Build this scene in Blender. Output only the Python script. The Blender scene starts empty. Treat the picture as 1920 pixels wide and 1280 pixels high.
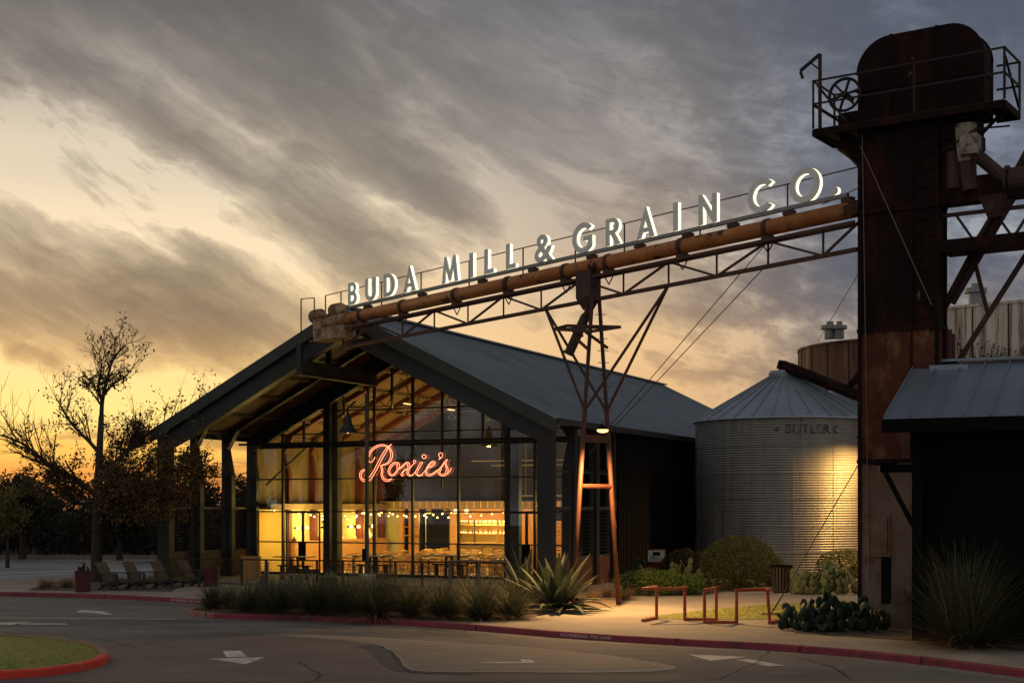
import bpy, math, random
from mathutils import Vector, Matrix
rnd = random.Random(11)
C = bpy.context.scene.collection
V = Vector
Z = V((0, 0, 1))
rad = math.radians
# ---------------------------------------------------------------- survey of the place (camera 3 m above the plaza)
F, CX, HY, CH = 2640.0, 960.0, 950.0, 3.0
def G(px, py, z=0.0):
    y = F * (CH - z) / (py - HY)
    return V(((px - CX) / F * y, y, z))
def P(px, py, y):
    return V(((px - CX) / F * y, y, CH - (py - HY) / F * y))
gv = V((.907, -.421, 0)); dv = V((.421, .907, 0)); R0 = V((1.53, 50, 0)); BW = 17.8
def B(u, d, z=0.0):
    return R0 + gv * (u - BW) + dv * d + V((0, 0, z))
def u_at(px, d):
    k = (px - CX) / F; o = R0 + dv * d
    return BW + (k * o.y - o.x) / (gv.x - k * gv.y)
def z_at(py, p):
    return CH - (py - HY) / F * p.y

# ---------------------------------------------------------------- mesh builder
def worldloc(o):
    p = V((0, 0, 0))
    while o is not None:
        p = p + o.location; o = o.parent
    return p
class MB:
    def __init__(s):
        s.v = []; s.f = []; s.m = []; s.mi = 0
    def add(s, vs, fs):
        n = len(s.v)
        s.v += [tuple(p) for p in vs]
        for f in fs:
            s.f.append(tuple(i + n for i in f)); s.m.append(s.mi)
        return s
    def quad(s, a, b, c, d):
        return s.add([a, b, c, d], [(0, 1, 2, 3)])
    def box(s, c, size, ax=None):
        c = V(c); x, y, z = ax if ax else (V((1, 0, 0)), V((0, 1, 0)), Z)
        x = x * (size[0] / 2); y = y * (size[1] / 2); z = z * (size[2] / 2)
        vs = [c + x * i + y * j + z * k for k in (-1, 1) for j in (-1, 1) for i in (-1, 1)]
        return s.add(vs, [(0, 2, 3, 1), (4, 5, 7, 6), (0, 1, 5, 4), (2, 6, 7, 3), (0, 4, 6, 2), (1, 3, 7, 5)])
    def beam(s, a, b, w, h, up=Z):
        a = V(a); b = V(b); t = (b - a)
        L = t.length; t = t / L
        x = t.cross(up)
        if x.length < 1e-4: x = t.cross(V((0, 1, 0)))
        x.normalize(); y = x.cross(t).normalized()
        return s.box((a + b) / 2, (w, L, h), (x, t, y))
    def tube(s, a, b, r, n=8, r1=None):
        return s.pipe([a, b], [r, r if r1 is None else r1], n)
    def pipe(s, pts, r, n=8, closed=False, caps=True):
        pts = [V(p) for p in pts]; m = len(pts)
        rs = r if isinstance(r, (list, tuple)) else [r] * m
        base = len(s.v); x = None
        for i, p in enumerate(pts):
            if closed: t = pts[(i + 1) % m] - pts[i - 1]
            else: t = pts[min(i + 1, m - 1)] - pts[max(i - 1, 0)]
            if t.length < 1e-9: t = V((0, 0, 1))
            t.normalize()
            if x is None:
                x = t.cross(Z)
                if x.length < .05: x = t.cross(V((0, 1, 0)))
            else:
                x = x - t * x.dot(t)
                if x.length < 1e-5: x = t.cross(V((.3, .9, .1)))
            x.normalize(); y = t.cross(x)
            for k in range(n):
                a = 2 * math.pi * k / n
                s.v.append(tuple(p + x * (rs[i] * math.cos(a)) + y * (rs[i] * math.sin(a))))
        for i in range(m if closed else m - 1):
            j = (i + 1) % m
            for k in range(n):
                q = (k + 1) % n
                s.f.append((base + i * n + k, base + i * n + q, base + j * n + q, base + j * n + k)); s.m.append(s.mi)
        if caps and not closed:
            s.f.append(tuple(base + k for k in range(n))[::-1]); s.m.append(s.mi)
            s.f.append(tuple(base + (m - 1) * n + k for k in range(n))); s.m.append(s.mi)
        return s
    def prism(s, poly, ext):
        poly = [V(p) for p in poly]; ext = V(ext); n = len(poly)
        vs = poly + [p + ext for p in poly]
        return s.add(vs, [tuple(range(n))[::-1], tuple(range(n, 2 * n))] + [(i, (i + 1) % n, n + (i + 1) % n, n + i) for i in range(n)])
    def lathe(s, prof, c=(0, 0, 0), n=24, a0=0, a1=2 * math.pi):
        c = V(c); full = abs(a1 - a0 - 2 * math.pi) < 1e-6
        cols = n if full else n + 1; base = len(s.v)
        for r, z in prof:
            for k in range(cols):
                a = a0 + (a1 - a0) * k / n
                s.v.append((c.x + r * math.cos(a), c.y + r * math.sin(a), c.z + z))
        for i in range(len(prof) - 1):
            for k in range(n):
                q = (k + 1) % cols
                s.f.append((base + i * cols + k, base + i * cols + q, base + (i + 1) * cols + q, base + (i + 1) * cols + k)); s.m.append(s.mi)
        return s
    def ball(s, c, r, n=10, sq=(1, 1, 1)):
        c = V(c); m = max(4, n // 2); base = len(s.v)
        for i in range(m + 1):
            t = math.pi * i / m
            for k in range(n):
                a = 2 * math.pi * k / n
                s.v.append((c.x + r * sq[0] * math.sin(t) * math.cos(a), c.y + r * sq[1] * math.sin(t) * math.sin(a), c.z + r * sq[2] * math.cos(t)))
        for i in range(m):
            for k in range(n):
                q = (k + 1) % n
                s.f.append((base + i * n + k, base + (i + 1) * n + k, base + (i + 1) * n + q, base + i * n + q)); s.m.append(s.mi)
        return s
    def build(s, name, mats, parent=None, smooth=False, **tags):
        me = bpy.data.meshes.new(name)
        off = worldloc(parent) if parent else V((0, 0, 0))
        loc = V((0, 0, 0))
        if parent is None and s.v and tags.get('kind') != 'structure':
            xs = [p[0] for p in s.v]; ys = [p[1] for p in s.v]; zs = [p[2] for p in s.v]
            off = V(((min(xs) + max(xs)) / 2, (min(ys) + max(ys)) / 2, min(zs))); loc = off
        me.from_pydata([(p[0] - off.x, p[1] - off.y, p[2] - off.z) for p in s.v], [], s.f)
        if not isinstance(mats, (list, tuple)): mats = [mats]
        for m in mats: me.materials.append(m)
        if len(mats) > 1: me.polygons.foreach_set('material_index', s.m)
        if smooth: me.polygons.foreach_set('use_smooth', [True] * len(me.polygons))
        me.update()
        o = bpy.data.objects.new(name, me); C.objects.link(o); o.location = loc
        if parent: o.parent = parent
        for k, v in tags.items(): o[k] = v
        return o
def thing(name, loc, label, category, group=None):
    o = bpy.data.objects.new(name, None); C.objects.link(o); o.location = loc; o.empty_display_size = .2
    o['label'] = label; o['category'] = category
    if group: o['group'] = group
    return o
def copy_tree(o, parent=None):
    c = o.copy(); C.objects.link(c)
    if parent: c.parent = parent
    for ch in list(o.children): copy_tree(ch, c)
    return c

# ---------------------------------------------------------------- materials
def mat(name, base, var=None, scale=4., rough=.6, metal=0., bump=0., bscale=None, stretch=(1, 1, 1), patches=(), spec=.4, lo=.35, hi=.65, detail=6.):
    m = bpy.data.materials.new(name); m.use_nodes = True
    nt = m.node_tree; N = nt.nodes; L = nt.links; b = N['Principled BSDF']
    b.inputs['Roughness'].default_value = rough; b.inputs['Metallic'].default_value = metal
    b.inputs['Specular IOR Level'].default_value = spec
    b.inputs['Base Color'].default_value = (*base, 1)
    tc = N.new('ShaderNodeTexCoord'); mp = N.new('ShaderNodeMapping'); mp.inputs['Scale'].default_value = stretch
    L.new(tc.outputs['Object'], mp.inputs['Vector'])
    col = None
    if var is not None:
        nz = N.new('ShaderNodeTexNoise'); nz.inputs['Scale'].default_value = scale; nz.inputs['Detail'].default_value = detail; nz.inputs['Roughness'].default_value = .62
        L.new(mp.outputs['Vector'], nz.inputs['Vector'])
        mr = N.new('ShaderNodeMapRange'); mr.inputs['From Min'].default_value = lo; mr.inputs['From Max'].default_value = hi
        L.new(nz.outputs['Fac'], mr.inputs['Value'])
        mx = N.new('ShaderNodeMix'); mx.data_type = 'RGBA'
        mx.inputs['A'].default_value = (*base, 1); mx.inputs['B'].default_value = (*var, 1)
        L.new(mr.outputs['Result'], mx.inputs['Factor']); col = mx.outputs['Result']
    for (pc, ps, plo, phi, pst) in patches:
        mp2 = N.new('ShaderNodeMapping'); mp2.inputs['Scale'].default_value = pst; mp2.inputs['Location'].default_value = (ps * 1.7, ps * .9, 3.1 * ps)
        L.new(tc.outputs['Object'], mp2.inputs['Vector'])
        nz = N.new('ShaderNodeTexNoise'); nz.inputs['Scale'].default_value = ps; nz.inputs['Detail'].default_value = 7; nz.inputs['Roughness'].default_value = .65
        L.new(mp2.outputs['Vector'], nz.inputs['Vector'])
        mr = N.new('ShaderNodeMapRange'); mr.inputs['From Min'].default_value = plo; mr.inputs['From Max'].default_value = phi
        L.new(nz.outputs['Fac'], mr.inputs['Value'])
        mx = N.new('ShaderNodeMix'); mx.data_type = 'RGBA'
        if col: L.new(col, mx.inputs['A'])
        else: mx.inputs['A'].default_value = (*base, 1)
        mx.inputs['B'].default_value = (*pc, 1); L.new(mr.outputs['Result'], mx.inputs['Factor']); col = mx.outputs['Result']
    if col: L.new(col, b.inputs['Base Color'])
    if bump:
        nb = N.new('ShaderNodeTexNoise'); nb.inputs['Scale'].default_value = bscale or scale * 4; nb.inputs['Detail'].default_value = 6
        L.new(mp.outputs['Vector'], nb.inputs['Vector'])
        bp = N.new('ShaderNodeBump'); bp.inputs['Strength'].default_value = bump; bp.inputs['Distance'].default_value = .03
        L.new(nb.outputs['Fac'], bp.inputs['Height']); L.new(bp.outputs['Normal'], b.inputs['Normal'])
    return m
def emat(name, col, strength):
    m = bpy.data.materials.new(name); m.use_nodes = True
    nt = m.node_tree; nt.nodes.clear()
    e = nt.nodes.new('ShaderNodeEmission'); e.inputs['Color'].default_value = (*col, 1); e.inputs['Strength'].default_value = strength
    o = nt.nodes.new('ShaderNodeOutputMaterial'); nt.links.new(e.outputs[0], o.inputs[0])
    m.cycles.emission_sampling = 'FRONT_BACK' if strength > 3 else 'AUTO'
    return m
def leafmat(name, c1, c2, c3, rough=.6, scale=1.5):
    m = mat(name, c1, c2, scale=scale, rough=rough, patches=((c3, 6., .5, .68, (1, 1, 1)),), spec=.25)
    nt = m.node_tree; b = nt.nodes['Principled BSDF']
    tr = nt.nodes.new('ShaderNodeBsdfTranslucent'); ad = nt.nodes.new('ShaderNodeMixShader'); ad.inputs[0].default_value = .25
    src = b.inputs['Base Color'].links[0].from_socket
    nt.links.new(src, tr.inputs['Color'])
    nt.links.new(b.outputs[0], ad.inputs[1]); nt.links.new(tr.outputs[0], ad.inputs[2])
    nt.links.new(ad.outputs[0], nt.nodes['Material Output'].inputs[0])
    return m
def glassmat(name, tint=(.93, .95, .95), refl=1.0):
    m = bpy.data.materials.new(name); m.use_nodes = True
    nt = m.node_tree; nt.nodes.clear(); N = nt.nodes; L = nt.links
    t = N.new('ShaderNodeBsdfTransparent'); t.inputs[0].default_value = (*tint, 1)
    g = N.new('ShaderNodeBsdfGlossy'); g.inputs['Roughness'].default_value = .015
    f = N.new('ShaderNodeFresnel'); f.inputs['IOR'].default_value = 1.55
    mu = N.new('ShaderNodeMath'); mu.operation = 'MULTIPLY'; mu.inputs[1].default_value = refl
    L.new(f.outputs[0], mu.inputs[0])
    mx = N.new('ShaderNodeMixShader'); L.new(mu.outputs[0], mx.inputs[0]); L.new(t.outputs[0], mx.inputs[1]); L.new(g.outputs[0], mx.inputs[2])
    o = N.new('ShaderNodeOutputMaterial'); L.new(mx.outputs[0], o.inputs[0])
    return m
ONE = (1, 1, 1)
M = {}
M['asphalt'] = mat('asphalt', (.122, .117, .112), (.17, .16, .15), scale=.5, rough=.82, bump=.7, bscale=45, patches=(((.06, .057, .056), .22, .46, .66, (.35, 1.6, 1)), ((.16, .15, .14), .5, .55, .68, (.25, 3, 1)), ((.045, .043, .043), 1.1, .64, .70, ONE), ((.25, .235, .215), 26., .62, .68, ONE), ((.035, .034, .034), 22., .63, .69, ONE)), spec=.35)
M['patch'] = mat('road_concrete', (.18, .142, .115), (.135, .108, .09), scale=.6, rough=.8, bump=.6, bscale=45, patches=(((.12, .098, .084), .4, .5, .7, (.3, 2, 1)), ((.09, .075, .066), 1.3, .64, .72, ONE), ((.29, .245, .205), 26., .62, .68, ONE), ((.07, .058, .05), 22., .63, .69, ONE)), spec=.3)
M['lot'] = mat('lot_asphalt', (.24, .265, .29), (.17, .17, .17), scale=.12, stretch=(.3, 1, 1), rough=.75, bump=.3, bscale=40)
M['concrete'] = mat('concrete', (.30, .265, .215), (.24, .21, .17), scale=.7, rough=.85, bump=.25, bscale=40, patches=(((.20, .175, .145), .35, .5, .75, ONE),))
M['curb_red'] = mat('curb_red', (.27, .036, .052), (.21, .034, .044), scale=2.5, rough=.75, bump=.4, bscale=30, patches=(((.11, .03, .035), 1.2, .52, .7, ONE), ((.24, .17, .15), 7., .63, .68, ONE), ((.05, .03, .03), 11., .63, .7, ONE)))
M['curb_bare'] = mat('curb_bare', (.25, .2, .16), (.30, .06, .045), scale=2.5, rough=.8, bump=.3, bscale=40)
M['curb_painted_glow'] = mat('curb_painted_glow', (.66, .045, .028), (.56, .045, .028), scale=2.5, rough=.7, bump=.3, bscale=40, patches=(((.3, .22, .16), 3., .58, .66, ONE),))  # red kerb paint, its colour brightened to carry a brake-light glow
M['white_paint'] = mat('road_paint', (.66, .63, .58), (.42, .40, .36), scale=3, rough=.75, patches=(((.13, .12, .11), 14., .56, .62, ONE), ((.2, .19, .18), 3., .56, .7, ONE)))
M['text_paint'] = mat('curb_lettering', (.75, .66, .66), (.6, .45, .46), scale=5, rough=.75)
M['paver'] = mat('paver', (.26, .21, .155), (.17, .14, .11), scale=1.2, stretch=(.7, 4, 1), rough=.8, bump=.5, bscale=12, patches=(((.31, .26, .2), 2., .5, .7, (.5, 6, 1)),))
M['soil'] = mat('soil', (.05, .038, .028), (.09, .07, .05), scale=4, rough=.95, bump=.7, bscale=14)
M['gravel'] = mat('gravel', (.26, .19, .12), (.17, .125, .08), scale=9, rough=.95, bump=.8, bscale=30)
M['lawn'] = mat('lawn', (.20, .22, .042), (.29, .27, .06), scale=2.2, rough=.9, bump=.7, bscale=40, patches=(((.09, .12, .03), 8., .45, .62, ONE),))
M['roof'] = mat('roof_metal', (.27, .31, .36), (.22, .255, .30), scale=.5, rough=.42, metal=.5, spec=.5, patches=(((.19, .22, .26), .35, .5, .68, ONE), ((.33, .36, .39), 1.1, .6, .72, (.4, 2.5, 1))))
M['trim'] = mat('steel_trim', (.036, .037, .035), (.028, .029, .028), scale=1, rough=.55, metal=.3)
M['frame_steel'] = mat('frame_steel', (.055, .057, .052), (.044, .045, .041), scale=1, rough=.55, metal=.2)
M['mullion'] = mat('mullion_black', (.018, .017, .017), rough=.5)
M['siding'] = mat('dark_siding', (.009, .0075, .007), (.006, .005, .005), scale=1, rough=.8, spec=.12)
M['ply'] = mat('plywood_ceiling', (.15, .09, .045), (.11, .063, .03), scale=1.2, stretch=(1, 1, 3), rough=.7)
M['purlin'] = mat('purlin', (.20, .15, .10), (.16, .12, .08), scale=2, rough=.6)
M['wood_wall'] = mat('timber_wall', (.19, .13, .055), (.09, .058, .024), scale=1.6, stretch=(3, 3, .25), rough=.7, bump=.2, patches=(((.10, .06, .03), 1.2, .5, .68, (2.5, 2.5, .4)), ((.26, .19, .09), 3., .6, .75, (4, 4, .2))))
M['plaster'] = mat('plaster', (.46, .37, .14), (.41, .32, .12), scale=1, rough=.8)
M['olive'] = mat('olive_wall', (.40, .34, .15), (.36, .3, .13), scale=1, rough=.8)
M['red_steel'] = mat('red_steel', (.10, .017, .010), (.075, .013, .009), scale=1.5, rough=.6)
M['bar_wood'] = mat('bar_wood', (.52, .27, .09), (.42, .2, .06), scale=2, stretch=(1, 1, 6), rough=.5)
M['orange_wood'] = mat('orange_boards', (.60, .27, .09), (.50, .21, .065), scale=3, stretch=(6, 6, .4), rough=.6)
M['black_wall'] = mat('brown_black_wall', (.02, .013, .008), (.012, .008, .005), scale=1.2, stretch=(5, 5, .04), rough=.9, spec=.1)
M['soffit'] = mat('soffit', (.20, .12, .045), (.13, .075, .03), scale=1.6, stretch=(2, 2, 1), rough=.7)
M['floor_wood'] = mat('hall_floor', (.40, .24, .10), (.32, .18, .07), scale=2, stretch=(1, 6, 1), rough=.4)
M['chair_wood'] = mat('chair_wood', (.62, .36, .14), (.5, .27, .1), scale=4, rough=.5)
M['table_wood'] = mat('table_wood', (.62, .38, .16), (.52, .3, .12), scale=3, stretch=(1, 5, 1), rough=.4)
M['dark_wood'] = mat('dark_wood', (.05, .035, .025), (.075, .05, .034), scale=3, stretch=(1, 1, 6), rough=.6)
M['grey_wood'] = mat('grey_wood', (.16, .13, .10), (.11, .09, .07), scale=4, stretch=(6, 6, 1), rough=.75)
M['adiron'] = mat('adirondack_wood', (.12, .088, .058), (.075, .056, .042), scale=3, stretch=(5, 5, 1), rough=.7)
M['adiron_dark'] = mat('adirondack_frame', (.035, .036, .038), (.028, .027, .027), scale=3, rough=.7)
M['planter'] = mat('planter', (.085, .013, .014), (.06, .01, .011), scale=3, rough=.5)
M['ceramic'] = mat('ceramic', (.75, .68, .5), rough=.3)
M['glass'] = glassmat('window_glass', (.93, .95, .95), 1.3)
M['frost'] = leafmat('frosted_panel', (.75, .66, .36), (.70, .60, .32), (.78, .69, .4), rough=.35, scale=.6)
for n_ in M['frost'].node_tree.nodes:
    if n_.type == 'MIX_SHADER': n_.inputs[0].default_value = .7
M['pipe'] = mat('conveyor_orange', (.46, .185, .05), (.34, .115, .032), scale=1.4, rough=.65, metal=.1, bump=.15, patches=(((.05, .022, .014), 1.6, .57, .64, ONE), ((.42, .2, .08), .8, .58, .75, ONE)))
M['pipe_pale'] = mat('conveyor_end', (.42, .30, .18), (.22, .10, .05), scale=3, rough=.7, bump=.2, patches=(((.07, .03, .02), 4., .55, .62, ONE),))
M['truss'] = mat('truss_rust', (.085, .036, .024), (.055, .024, .017), scale=3, rough=.7, patches=(((.13, .06, .035), 5., .58, .7, ONE),))
M['leg'] = mat('leg_rust', (.105, .034, .016), (.07, .023, .012), scale=3, rough=.6)
M['hopper'] = mat('hopper_steel', (.06, .027, .02), (.04, .019, .016), scale=2, rough=.65, patches=(((.1, .05, .03), 4., .58, .7, (1, 1, .3)),))
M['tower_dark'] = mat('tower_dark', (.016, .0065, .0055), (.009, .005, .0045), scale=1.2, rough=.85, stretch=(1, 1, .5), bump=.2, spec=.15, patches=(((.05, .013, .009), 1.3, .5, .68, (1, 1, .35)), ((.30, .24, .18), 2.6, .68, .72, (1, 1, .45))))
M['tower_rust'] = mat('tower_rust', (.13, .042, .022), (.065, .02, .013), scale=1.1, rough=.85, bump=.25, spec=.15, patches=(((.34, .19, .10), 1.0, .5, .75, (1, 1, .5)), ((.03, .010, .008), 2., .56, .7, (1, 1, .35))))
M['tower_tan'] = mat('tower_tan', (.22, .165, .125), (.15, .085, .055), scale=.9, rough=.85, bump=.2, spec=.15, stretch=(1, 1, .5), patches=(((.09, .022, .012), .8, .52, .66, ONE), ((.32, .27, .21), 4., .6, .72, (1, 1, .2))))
M['panel_tan'] = mat('panel_tan', (.25, .185, .135), (.16, .08, .045), scale=1.5, rough=.85, spec=.15)
M['grate'] = mat('grating', (.03, .018, .014), rough=.8)
M['rail'] = mat('rail_rust', (.024, .012, .010), (.016, .009, .008), scale=4, rough=.7)
M['valve'] = mat('valve_pale', (.42, .38, .30), (.2, .15, .1), scale=3, rough=.7, patches=(((.06, .03, .02), 4., .52, .6, ONE),))
M['galv'] = mat('galvanised', (.26, .265, .26), (.20, .202, .20), scale=1.0, rough=.5, metal=.4, stretch=(1, 1, .35), patches=(((.28, .275, .25), .9, .55, .7, (1.5, 1.5, .12)), ((.11, .10, .09), 1.3, .58, .72, (2.5, 2.5, .06)), ((.15, .09, .05), 2.2, .66, .74, (2, 2, .12))), spec=.5)
M['galv_roof'] = mat('galvanised_roof', (.31, .35, .40), (.25, .285, .325), scale=.9, rough=.45, metal=.5)
M['faded_ink'] = mat('faded_ink', (.05, .048, .045), (.21, .205, .195), scale=5, rough=.8, lo=.46, hi=.62)
M['tank_rust'] = mat('tank_rust', (.19, .09, .04), (.10, .045, .024), scale=1.0, rough=.8, stretch=(1.5, 1.5, .2), patches=(((.32, .24, .16), 1.1, .55, .72, (1.3, 1.3, .12)), ((.035, .018, .012), 1.3, .55, .65, (1.5, 1.5, .1))))
M['tank_pale'] = mat('tank_pale', (.62, .58, .52), (.46, .41, .34), scale=1.0, rough=.8, stretch=(1.3, 1.3, .2), patches=(((.10, .06, .04), 1.4, .47, .62, (2.2, 2.2, .12)), ((.62, .58, .52), 1.5, .55, .75, (1.2, 1.2, .15)), ((.14, .07, .04), 2.5, .6, .7, (3, 3, .08))))
M['tank_seam'] = mat('tank_seam', (.04, .025, .018), rough=.8)
M['shed_roof'] = mat('shed_roof', (.26, .315, .385), (.22, .265, .33), scale=.8, rough=.4, metal=.5)
M['black'] = mat('black_paint', (.0035, .0035, .0035), (.005, .005, .0045), scale=1, rough=.8, spec=.1)
M['letter'] = mat('letter_face', (.85, .85, .81), (.75, .74, .70), scale=3, rough=.5)
M['glow'] = emat('letter_glow', (1.0, .97, .62), 1.7)
M['neon'] = emat('neon_tube', (1.0, .24, .12), 4.2)
M['bulb'] = emat('bulb_glow', (1.0, .56, .16), 11.0)
M['lampface'] = emat('lamp_glow', (1.0, .62, .20), 2.8)
M['softglow'] = emat('shade_glow', (1.0, .75, .35), 3.0)
M['strip'] = emat('shelf_light', (1.0, .70, .24), 6.0)
M['wire'] = mat('wire_black', (.02, .018, .017), rough=.6)
M['rack'] = mat('rack_orange', (.36, .085, .025), (.28, .06, .02), scale=4, rough=.55)
M['sign_panel'] = mat('sign_panel', (.26, .28, .28), (.10, .10, .10), scale=9, rough=.4, lo=.5, hi=.6)
M['bin'] = mat('bin_slats', (.07, .055, .04), (.05, .04, .03), scale=4, rough=.6)
M['bark'] = mat('bark', (.055, .038, .027), (.035, .025, .018), scale=8, stretch=(1, 1, .3), rough=.9, bump=.6)
M['leaf_brown'] = leafmat('leaves_brown', (.19, .105, .038), (.11, .062, .026), (.23, .14, .05))
M['leaf_dark'] = leafmat('leaves_dark', (.035, .033, .014), (.025, .026, .012), (.055, .045, .016))
M['leaf_olive'] = leafmat('leaves_olive', (.16, .13, .03), (.10, .085, .025), (.2, .15, .04))
M['leaf_bush'] = leafmat('leaves_bush', (.13, .14, .03), (.08, .095, .024), (.19, .175, .045))
M['leaf_green'] = leafmat('leaves_green', (.10, .16, .03), (.07, .115, .025), (.15, .2, .045))
M['sotol'] = leafmat('sotol_blades', (.085, .10, .055), (.055, .07, .04), (.14, .14, .075), scale=3)
M['blond'] = leafmat('blond_grass', (.36, .24, .11), (.28, .18, .08), (.42, .3, .15), scale=3)
M['lawn_blade'] = leafmat('lawn_blades', (.30, .30, .055), (.42, .35, .08), (.2, .25, .05), scale=2)
M['agave'] = leafmat('agave_leaf', (.042, .060, .040), (.032, .046, .032), (.06, .074, .045), rough=.45, scale=2)
M['agave_edge'] = mat('agave_edge', (.12, .12, .065), (.07, .08, .045), scale=3, rough=.5)
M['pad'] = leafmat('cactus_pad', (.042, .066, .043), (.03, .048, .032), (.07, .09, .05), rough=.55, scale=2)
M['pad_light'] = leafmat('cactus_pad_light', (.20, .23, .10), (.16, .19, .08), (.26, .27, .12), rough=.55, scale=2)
M['brush'] = leafmat('far_brush', (.022, .018, .014), (.03, .024, .018), (.018, .016, .013), scale=.4)
M['hydrant'] = mat('hydrant_red', (.08, .014, .012), (.06, .012, .01), scale=5, rough=.5)
M['pale_post'] = mat('pale_post', (.42, .40, .36), (.34, .32, .29), scale=5, rough=.6)
M['far_wall'] = mat('fence_boards', (.05, .045, .045), (.035, .03, .03), scale=2, stretch=(8, 8, .3), rough=.8)

# ---------------------------------------------------------------- sky (world), by direction: azimuth and elevation
def lin(r, g, b):
    f = lambda c: (c / 255 / 12.92) if c / 255 <= .04045 else ((c / 255 + .055) / 1.055) ** 2.4
    return (f(r), f(g), f(b))
world = bpy.data.worlds.new('World'); bpy.context.scene.world = world; world.use_nodes = True
wn = world.node_tree; WN = wn.nodes; WL = wn.links; WN.clear()
class E:
    def __init__(s, x): s.x = x
    @staticmethod
    def op(o, *a, clamp=False):
        n = WN.new('ShaderNodeMath'); n.operation = o; n.use_clamp = clamp
        for i, q in enumerate(a):
            q = q.x if isinstance(q, E) else q
            if isinstance(q, (int, float)): n.inputs[i].default_value = q
            else: WL.new(q, n.inputs[i])
        return E(n.outputs[0])
    def __add__(s, o): return E.op('ADD', s, o)
    __radd__ = __add__
    def __sub__(s, o): return E.op('SUBTRACT', s, o)
    def __rsub__(s, o): return E.op('SUBTRACT', o, s)
    def __mul__(s, o): return E.op('MULTIPLY', s, o)
    __rmul__ = __mul__
    def __truediv__(s, o): return E.op('DIVIDE', s, o)
def smooth(x, a, b, o0=0., o1=1.):
    n = WN.new('ShaderNodeMapRange'); n.interpolation_type = 'SMOOTHSTEP'
    WL.new(x.x, n.inputs['Value']); n.inputs['From Min'].default_value = a; n.inputs['From Max'].default_value = b
    n.inputs['To Min'].default_value = o0; n.inputs['To Max'].default_value = o1
    return E(n.outputs[0])
tcw = WN.new('ShaderNodeTexCoord'); sep = WN.new('ShaderNodeSeparateXYZ'); WL.new(tcw.outputs['Generated'], sep.inputs[0])
dx, dy, dz = (E(sep.outputs[i]) for i in range(3))
az = E.op('ARCTAN2', dx, dy) * (180 / math.pi); el = E.op('ARCSINE', dz) * (180 / math.pi)
sx = az * 47.2 + 960.; sy = 950. - el * 46.6       # direction units: 47 to a degree
def noise_at(x, y, scale, detail=5., rough=.55, dist=0., seed=0.):
    cb = WN.new('ShaderNodeCombineXYZ'); WL.new(x.x, cb.inputs[0]); WL.new(y.x, cb.inputs[1]); cb.inputs[2].default_value = seed
    n = WN.new('ShaderNodeTexNoise'); n.inputs['Scale'].default_value = scale; n.inputs['Detail'].default_value = detail
    n.inputs['Roughness'].default_value = rough; n.inputs['Distortion'].default_value = dist
    WL.new(cb.outputs[0], n.inputs['Vector']); return E(n.outputs[0])
w1 = noise_at(sx, sy, .0042, 4., .5, 0, 1.) - .5
w2 = noise_at(sx, sy, .0042, 4., .5, 0, 7.) - .5
wf = noise_at(sx, sy, .016, 6., .6, .4, 5.) - .5
wx = sx + w1 * 110. + wf * 34.; wy = sy + w2 * 110. + wf * 44.
def rot(x, y, deg):
    c, s = math.cos(rad(deg)), math.sin(rad(deg)); return x * c + y * s, y * c - x * s
def band(x0, y0, x1, y1, w, s, soft=.3, w1_=None):
    L = math.hypot(x1 - x0, y1 - y0); a = math.degrees(math.atan2(y1 - y0, x1 - x0))
    t, q = rot(wx - x0, wy - y0, a)
    q = q / w
    g = E.op('EXPONENT', q * q * -1.)
    return g * smooth(t, -L * soft, L * .25) * smooth(t, L * (1 + soft), L * .75) * s
p35, q35 = rot(wx, wy, 31)
streak = noise_at(p35 * .20, q35, .011, 8., .60, .5, 3.)
fib = noise_at(p35 * .10, q35, .045, 6., .62, .3, 17.)
p12, q12 = rot(sx + w1 * 60., sy + w2 * 60., 12)
puff = noise_at(p12 * .7, q12 * 1.3, .03, 7., .62, .3, 41.)
fine = noise_at(p12 * .55, q12, .021, 7., .62, .5, 9.)
billow = noise_at(p12 * .6, q12 * 1.1, .0085, 7., .56, .2, 13.)
low = noise_at(p12 * .3, q12 * 1.6, .02, 6., .6, .5, 21.)
bands = [(180, -120, 640, 220, 150, .6), (-150, 20, 380, 110, 90, .5), (560, 150, 870, 405, 66, .75), (640, 60, 1000, 260, 90, .4),
         (20, 110, 420, 300, 50, .4), (220, 200, 560, 400, 62, .72), (460, 345, 770, 530, 74, .85), (690, 480, 770, 570, 70, .6),
         (-200, 430, 330, 560, 76, .7), (-200, 540, 560, 650, 90, .9), (320, 510, 640, 640, 74, .65), (330, 450, 520, 520, 20, .4),
         (20, 665, 140, 700, 28, .7), (130, 655, 300, 670, 26, .55),
         (1400, 528, 1500, 545, 30, .75), (1540, 520, 1700, 535, 44, .55), (1330, 600, 1640, 588, 24, .6), (1230, 690, 1420, 690, 16, .35), (960, 560, 1010, 600, 34, .35)]
hz = noise_at(sx * .12, sy + w1 * 8., .03, 5., .6, 0, 31.)
D = E.op('ADD', 0., 0.)
for b in bands: D = E.op('MAXIMUM', D, band(*b)) + band(*b) * .15
leftw = smooth(sx, 1250., 780.)
rightw = smooth(sx, 1050., 1420.)
D = D + (streak - .5) * leftw * 1.0 * smooth(sy, 900., 700., .5, 1.) + (fine - .5) * .30 + (fib - .5) * leftw * .55 + (puff - .5) * smooth(noise_at(sx, sy, .004, 3., .5, 0, 55.), .45, .62) * .7
D = D + rightw * (smooth(billow, .31, .66) * .9 + smooth(puff, .4, .65) * .35) * smooth(sy, 780., 560., .35, 1.)
veil = noise_at(rot(wx, wy, 22)[0] * .35, rot(wx, wy, 22)[1], .0075, 8., .6, .4, 77.)
D = D + smooth(sx, 900., 1150.) * smooth(low, .45, .7) * .34 + smooth(veil, .40, .72) * smooth(sy, 780., 480.) * .55
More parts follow.
